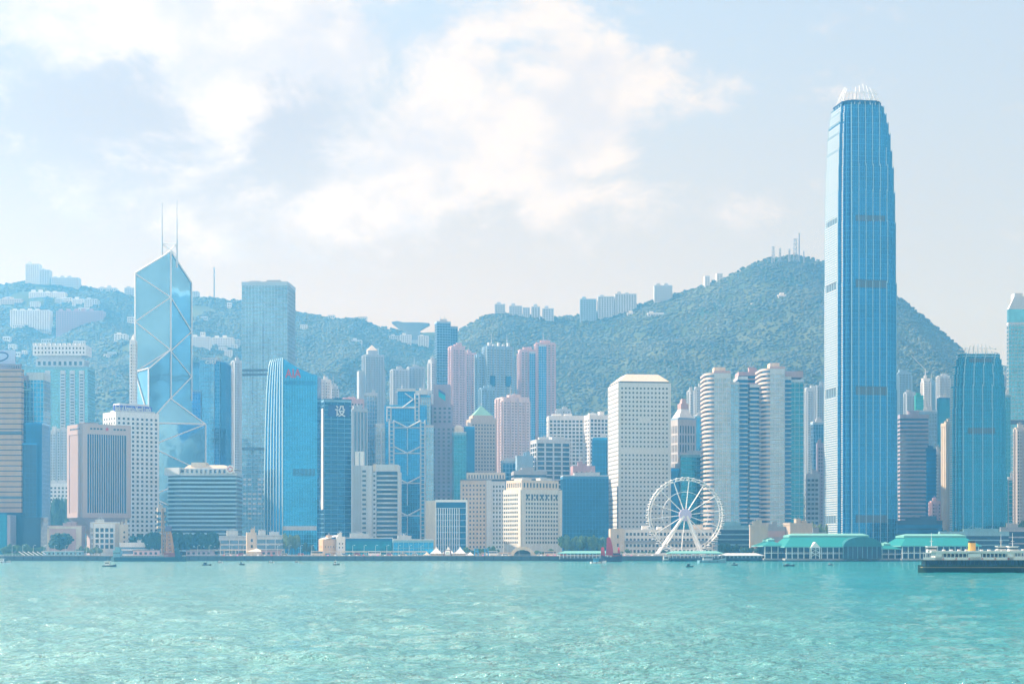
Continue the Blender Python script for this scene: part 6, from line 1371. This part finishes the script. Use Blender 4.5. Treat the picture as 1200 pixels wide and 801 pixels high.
def ferry(lab, pc, Y, L_, s=1.0, t_=0):
    B = Fr(PX(pc, Y) - L_ / 2 * math.cos(t_), Y - L_ / 2 * math.sin(t_), 0, t_); t = thing('harbour_ferry', lab, 'ferry', B); bw = 10
    hull(t, B, L_, bw, -1.5, 2.6, FG, bow=.14, sheer=.7, sym=True)
    q = MB().box(L_ * .02, L_ * .98, -bw / 2 - .25, bw / 2 + .25, 2.1, 2.5); q.build('rubbing_strake', paint('strake', (.25, .22, .12)), t, B)
    MB().box(L_ * .05, L_ * .95, -bw / 2 + .5, bw / 2 - .5, 2.5, 5.2).build('lower_cabin', G_DARK, t, B)
    q = MB(); n = 22
    for i in range(n + 1): u = L_ * (.05 + .9 * i / n); q.box(u - .12, u + .12, -bw / 2 + .1, -bw / 2 + .5, 2.5, 5.2)
    q.box(L_ * .05, L_ * .95, -bw / 2 + .2, -bw / 2 + .48, 2.5, 3.5); q.build('lower_deck_frame', FG, t, B)
    MB().box(L_ * .02, L_ * .98, -bw / 2, bw / 2, 5.2, 5.6).build('upper_deck', FG, t, B)
    MB().box(L_ * .03, L_ * .97, -bw / 2 + .1, -bw / 2 + .3, 5.6, 6.85).box(L_ * .14, L_ * .2, -bw / 2 + .1, bw / 2 - .1, 5.6, 9.0).box(L_ * .44, L_ * .56, -bw / 2 + .1, bw / 2 - .1, 5.6, 9.0).box(L_ * .8, L_ * .86, -bw / 2 + .1, bw / 2 - .1, 5.6, 9.0).build('upper_cabin', FW, t, B)
    MB().box(L_ * .2, L_ * .8, -bw / 2 + .8, bw / 2 - .8, 5.6, 9.0).build('cabin_glazing', WIN, t, B)
    MB().box(L_ * .2, L_ * .8, -bw / 2 + .1, -bw / 2 + .8, 8.45, 9.0).build('window_header', FW, t, B)
    for i in range(17):
        u = L_ * (.21 + .58 * i / 16)
        if abs(u / L_ - .5) > .07: MB().box(u - .14, u + .14, -bw / 2 + .1, -bw / 2 + .8, 6.6, 8.5).build('window_post', FW, t, B)
    MB().prism([(L_ * .1, -bw / 2 - .3), (L_ * .9, -bw / 2 - .3), (L_ * .9, bw / 2 + .3), (L_ * .1, bw / 2 + .3)], 9.0, 9.7).build('roof', FW, t, B)
    q = MB()
    for a in (.03, .97):
        for k in range(6): u = L_ * (a + (.018 * k if a < .5 else -.018 * k)); q.box(u - .07, u + .07, -bw / 2 + .15, -bw / 2 + .3, 6.6, 9.0)
        q.box(L_ * min(a, a + (.12 if a < .5 else -.12)), L_ * max(a, a + (.12 if a < .5 else -.12)), -bw / 2 + .1, -bw / 2 + .3, 8.4, 8.55)
    q.build('end_railing', FW, t, B)
    for a in (.125, .875):
        u = L_ * a; ph_ = MB().box(u - 1.9, u + 1.9, -2.2, 2.2, 9.7, 11.5).box(u - 2.3, u + 2.3, -2.6, 2.6, 11.5, 11.8).build('pilothouse', FW, t, B); MB().box(u - 1.95, u + 1.95, -2.25, 2.25, 10.4, 11.1).build('pilothouse_window', WIN, t, B)
        MB().bar((u, 0, 11.8), (u, 0, 17.8), .16, 6, .07).bar((u - .8, 0, 14), (u + .8, 0, 14), .07).build('mast', FW, t, B)
    P = [(1.7 * math.cos(i * math.pi / 8), 1.3 * math.sin(i * math.pi / 8)) for i in range(16)]; c = L_ / 2
    MB().prism([(c + x, y) for x, y in P], 9.7, 13.3).build('funnel', paint('funnel_yellow', (.72, .42, .10), var=.05), t, B); MB().prism([(c + x * 1.02, y * 1.02) for x, y in P], 13.3, 14.2).build('funnel_cap', BLACK, t, B)
    q = MB()
    for i in range(8): u = L_ * (.24 + .07 * i); q.box(u, u + 1.2, 2.2, 3.4, 9.7, 10.3)
    q.build('roof_locker', FW, t, B)
    for i in range(6):
        P = [(L_ * (.2 + .12 * i) + .55 * math.cos(k), 2.9 + .5 * math.sin(k)) for k in [j * math.pi / 5 for j in range(10)]]
        MB().ring((P[0][0], -bw / 2 + .02, 6.1), .32, .09, 10).build('lifebuoy', RED, t, B)
ferry('green and white double-ended ferry with a yellow funnel crossing in front of the piers', 1139, 775, 48.5, t_=R(-1.5))
ferry('second green and white ferry half hidden behind the near one at the right edge', 1212, 850, 44)
# crane barge
Y = 1318; B = Fr(PX(130, Y), Y, 0); x_ = lambda px: PX(px, Y) - PX(130, Y)
t = thing('crane_barge', 'long flat dark barge carrying a lattice crane, moored at the quay', 'barge', B); HULLD = paint('barge_hull', (.02, .07, .09), rough=.6)
hull(t, B, x_(218), 16, -1.5, 3.2, HULLD, bow=.08, stern=.03, sheer=.6)
MB().box(x_(134), x_(142), -4, 4, 3.2, 8.5).box(x_(136), x_(141), -3, 3, 8.5, 11).build('deckhouse', TEALW, t, B); q = MB()
for i in range(5): q.box(x_(134.5) + i * 1.05, x_(134.5) + i * 1.05 + .6, -4.06, -4.0, 5.8, 7)
q.build('window', WIN, t, B, stuff=True); q = MB()
for i in range(30): q.box(x_(145) + i * 1.2, x_(145) + i * 1.2 + .12, -7.9, -7.8, 3.2, 4.6)
q.box(x_(145), x_(145) + 36, -7.92, -7.8, 4.5, 4.65).build('railing', STEEL, t, B)
def truss(q, p, p2, w0, w1, n, r=.22):
    p, p2 = Vector(p), Vector(p2); d = (p2 - p).normalized(); a = Vector((0, 1, 0)); b = d.cross(a).normalized(); last = None
    for i in range(n + 1):
        c = p.lerp(p2, i / n); w = w0 + (w1 - w0) * i / n; cs = [c + a * w + b * w, c - a * w + b * w, c - a * w - b * w, c + a * w - b * w]
        for k in range(4): q.bar(cs[k], cs[(k + 1) % 4], r * .7)
        if last:
            for k in range(4): q.bar(last[k], cs[k], r).bar(last[k], cs[(k + 1) % 4], r * .7)
        last = cs
truss(q := MB(), (x_(192.5), -2, 5), (x_(191), -2, PZ(596, Y)), 1.2, .5, 14, .34); q.build('boom', paint('rust_tan', (.35, .2, .1)), t, B)
truss(q := MB(), (x_(200), 0, 4), (x_(197), 0, PZ(617, Y)), 2.6, 1.2, 8, .55); q.build('crane_tower', paint('rust_red', (.55, .26, .08)), t, B)
MB().box(x_(194.5), x_(200.5), -2.5, 2.5, PZ(622, Y), PZ(616, Y)).build('crane_head', paint('violet_grey', (.13, .12, .25)), t, B); MB().box(x_(193), x_(206), -4, 4, 3.2, 6.5).build('crane_base', paint('crane_maroon', (.3, .09, .06)), t, B); MB().prism([(x_(205), -3), (x_(213), -3), (x_(213), 3), (x_(205), 3)], 3.2, 11, [(x_(206), -2), (x_(208), -2), (x_(208), 2), (x_(206), 2)]).build('winch_house', HULLD, t, B)
q = MB()
for a in (0, .6, -.6): q.bar((x_(191), -2 + a, PZ(596.5, Y)), (x_(212), a, 4), .09)
q.bar((x_(191), -2, PZ(596.5, Y)), (x_(197), 0, PZ(617, Y)), .1).build('stay_cable', BLACK, t, B)
# red-sailed junk
Y = 1290; B = Fr(PX(704.5, Y), Y, 0); x_ = lambda px: PX(px, Y) - PX(704.5, Y)
t = thing('junk_boat', 'dark wooden junk with red battened sails next to the pale green jetty', 'junk', B)
L_ = x_(729); secs = []
for i in range(15):
    s = i / 14; sh = 2.2 * (abs(s - .45) * 2) ** 2.2; w = 2.9 * (1 - (abs(s - .5) * 2) ** 3 * .55); x = L_ * s; secs.append([(x, -w, 3.4 + sh), (x, -w * .75, .2), (x, 0, -1), (x, w * .75, .2), (x, w, 3.4 + sh)])
MB().loft(secs).build('hull', paint('junk_wood', (.05, .05, .09), rough=.6), t, B); MB().box(x_(718), x_(727), -2.2, 2.2, 4, 6.6).build('cabin', paint('junk_red_wood', (.25, .06, .07)), t, B); MB().box(x_(718.5), x_(726.5), -2.25, 2.25, 5.2, 6).build('window_band', WIN, t, B)
for (m, b, top, w0, w1) in ((713.5, 650, 629.5, 3.6, 5.2), (706.5, 651, 641, 2.0, 2.6), (725.3, 648, 636.5, 2.2, 2.2)):
    mt = MB().bar((x_(m) + .3, 0, 3), (x_(m) + .1, 0, PZ(top - 2, Y)), .2, 6, .1).build('mast', paint('junk_red_wood', (0, 0, 0)), t, B); secs = []; zb, zt = PZ(b, Y), PZ(top, Y)
    for k in range(7):
        s = k / 6; wl, wr = w0 * .35 * (1 - s * .6), w1 * (1 - .75 * s ** 2.2) * .62; z = zb + (zt - zb) * s; yo = -.7 * math.sin(s * math.pi)
        secs.append([(x_(m) - wl - 1.0, -.35 + yo, z), (x_(m) + wr, -.45 + yo * 1.6, z - .5 + s * .8), (x_(m) + wr, -.37 + yo * 1.6, z - .5 + s * .8), (x_(m) - wl - 1.0, -.27 + yo, z)])
    if top > 640 or top < 631: sl_ = MB().loft(secs).build('sail', RED, t, B)
    else: sl_ = MB().loft([[(a * .6 + x_(m) * .4, y, zb + (z - zb) * .6) for a, y, z in s_] for s_ in secs]).build('sail', RED, t, B)
    q = MB()
    for k in (1, 2, 3, 4, 5): s_ = secs[k]; q.bar(Vector(s_[0]) + Vector((0, -.1, 0)), Vector(s_[1]) + Vector((0, -.1, 0)), .07)
    if top < 631: q.build('batten', paint('junk_red_wood', (0, 0, 0)), t, B)
def small_boat(lab, px, py, Lp, top, hullm, cabm, name='fishing_boat', person=False, canopy_=None, cat='boat'):
    Y = H * F / (py - HY); L_ = Lp / F * Y; B = Fr(PX(px, Y) - L_ / 2, Y, 0); t = thing(name, lab, cat, B); bw = max(1.8, L_ * .26); fb = max(.5, L_ * .09)
    hull(t, B, L_, bw, -.4, fb, hullm, bow=.35, stern=.08, sheer=fb * .9); h = PZ(top, Y)
    MB().box(L_ * .2, L_ * .52, -bw * .33, bw * .33, fb, fb + (h - fb) * .62).build('cabin', cabm, t, B); MB().box(L_ * .22, L_ * .5, -bw * .34, bw * .34, fb + (h - fb) * .32, fb + (h - fb) * .5).build('cabin_window', WIN, t, B)
    MB().box(L_ * .14, L_ * .6, -bw * .42, bw * .42, fb + (h - fb) * .62, fb + (h - fb) * .68).build('roof', canopy_ or cabm, t, B)
    MB().bar((L_ * .4, 0, fb), (L_ * .4, 0, h), .07).bar((L_ * .85, 0, fb), (L_ * .85, 0, fb + (h - fb) * .5), .06).build('mast', STEEL, t, B)
    for k in (.12, .4, .68): MB().ring((L_ * k, -bw / 2 - .05, fb * .6), .3, .12, 8).build('tyre_fender', BLACK, t, B)
small_boat('small dark fishing boat with white cabin near the bow of the barge', 128, 663.5, 17, 655, HULLD, WSTEEL)
small_boat('low dark sampan with two dark shapes right of the barge', 242, 662, 11, 657.5, BLACK, HULLD)
small_boat('tiny dark motor boat before the rose shed', 283.5, 661.5, 6, 657, BLACK, TEALW)
small_boat('dark little workboat left of the teal glass halls', 394, 661.5, 8, 655, HULLD, WSTEEL)
small_boat('white speedboat at the left edge near the shore', 4, 659, 17, 652.5, LGREY, WSTEEL, 'motor_boat')
small_boat('white and blue motor launch moored by the green canopied jetty', 701, 659.5, 19, 652, WSTEEL, paint('launch_blue', (.1, .4, .6)), 'motor_boat')
small_boat('dark sampan floating in front of the wheel', 808, 664, 9, 659, BLACK, HULLD)
small_boat('grey teal patrol boat moored right of the wheel', 834, 659, 34, 648.5, TEALW, LGREY, 'motor_boat')
small_boat('tiny dark boat left of the long green roofed pier', 861, 662, 7, 657, BLACK, TEALW)
small_boat('flat long dark sampan in front of the long green roofed pier', 924.5, 663, 13, 660, BLACK, HULLD)
small_boat('tiny grey boat under the arched pier roof', 973, 662, 6, 658.5, HULLD, LGREY)
small_boat('little white boat below the covered walkway, left of two', 258, 659, 6, 656, WSTEEL, WSTEEL); small_boat('little white boat below the covered walkway, right of two', 318, 659, 7, 656, WSTEEL, WSTEEL); small_boat('little white boat below the sand coloured block', 348, 659, 5, 656, WSTEEL, LGREY)
B = Fr(PX(777, 1336), 1336, 0); t = thing('pontoon', 'boxy white pontoon cabin at the waterline under the wheel', 'pontoon', B)
MB().box(0, 6.4, 0, 5, -.5, .9).build('float', DARK, t, B); MB().box(.3, 6.1, .4, 4.6, .9, 3.9).build('cabin', WSTEEL, t, B); MB().box(1, 5.4, .3, .39, 2.2, 3.2).build('window', WIN, t, B)
# ------------------------------------------------------------------ quay clutter
rn = random.Random(77)
def railing(a, b, where):
    B = Fr(PX(a, 1352.2), 1352.2, GZ + .08); w = PX(b, 1352.2) - B.x; t = thing('quay_railing', 'thin pale railing along the quay edge ' + where, 'railing', B)
    q = MB().box(0, w, 0, .1, 1.0, 1.12).box(0, w, .02, .08, .55, .62); q.build('rail', STEEL, t, B); q = MB()
    for i in range(int(w / 2.4)): q.box(i * 2.4, i * 2.4 + .12, 0, .1, 0, 1.0)
    q.build('baluster', STEEL, t, B, stuff=True)
railing(0, 125, 'left of the barge'); railing(222, 372, 'before the long low offices'); railing(374, 505, 'before the teal glass halls'); railing(575, 655, 'before the cream hotel'); railing(718, 780, 'left of the wheel legs')
fm = MB(); fm.v = []; MBX = fm.prism([(-.35, -.3), (.35, -.3), (.35, .05), (-.35, .05)], -2.6, .1).mesh('fender', BLACK)
for i in range(60):
    px_ = 6 + i * 10.8
    if 126 < px_ < 222 or px_ > 650: continue
    o = bpy.data.objects.new('dock_fender', MBX); C.objects.link(o); o.location = (PX(px_, 1351.6), 1351.65, GZ - .4); tag(o, 'black rubber fender hanging on the dark sea wall', 'fender', 'rubber fenders on the sea wall')
bodies = [('white', WSTEEL), ('red', RED), ('pale blue', paint('van_blue', (.15, .3, .5))), ('cream', CREAM)]
for i in range(26):
    cn_, m = bodies[rn.randrange(4)]; px_ = 230 + i * 17 + rn.uniform(-3, 3); bus = i % 4 == 0; L_ = 10 if bus else 4.6; hh = 3.6 if bus else 1.9
    if 495 < px_ < 560 or 590 < px_ < 632: continue
    Yc = 1407 if 374 > px_ else 1361; lm_ = 'before the long low offices' if px_ < 374 else ('before the teal glass halls' if px_ < 500 else 'before the beige and cream blocks')
    if px_ < 374: Yc = 1369
    B = Fr(PX(px_, Yc), Yc, GZ + .1); t = thing('parked_coach' if bus else 'parked_van', '%s %s parked on the quay %s' % (cn_, 'coach' if bus else 'van', lm_), 'coach' if bus else 'van', B, '%s %s on the quay %s' % (cn_, 'coaches' if bus else 'vans', lm_))
    MB().prism([(0, 0), (L_, 0), (L_, 1.9), (0, 1.9)], .35, hh * .55).prism([(0.1, .05), (L_ - .1, .05), (L_ - .1, 1.85), (.1, 1.85)], hh * .55, hh, [(.25, .15), (L_ - .6, .15), (L_ - .6, 1.75), (.25, 1.75)]).build('body', m, t, B)
    MB().box(.4, L_ - .5, -.03, .12, hh * .55, hh * .85).build('window', WIN, t, B)
    for u in (L_ * .2, L_ * .8): sdisc(u, -.04, .2, .38, .38, 12).build('wheel', BLACK, t, B)
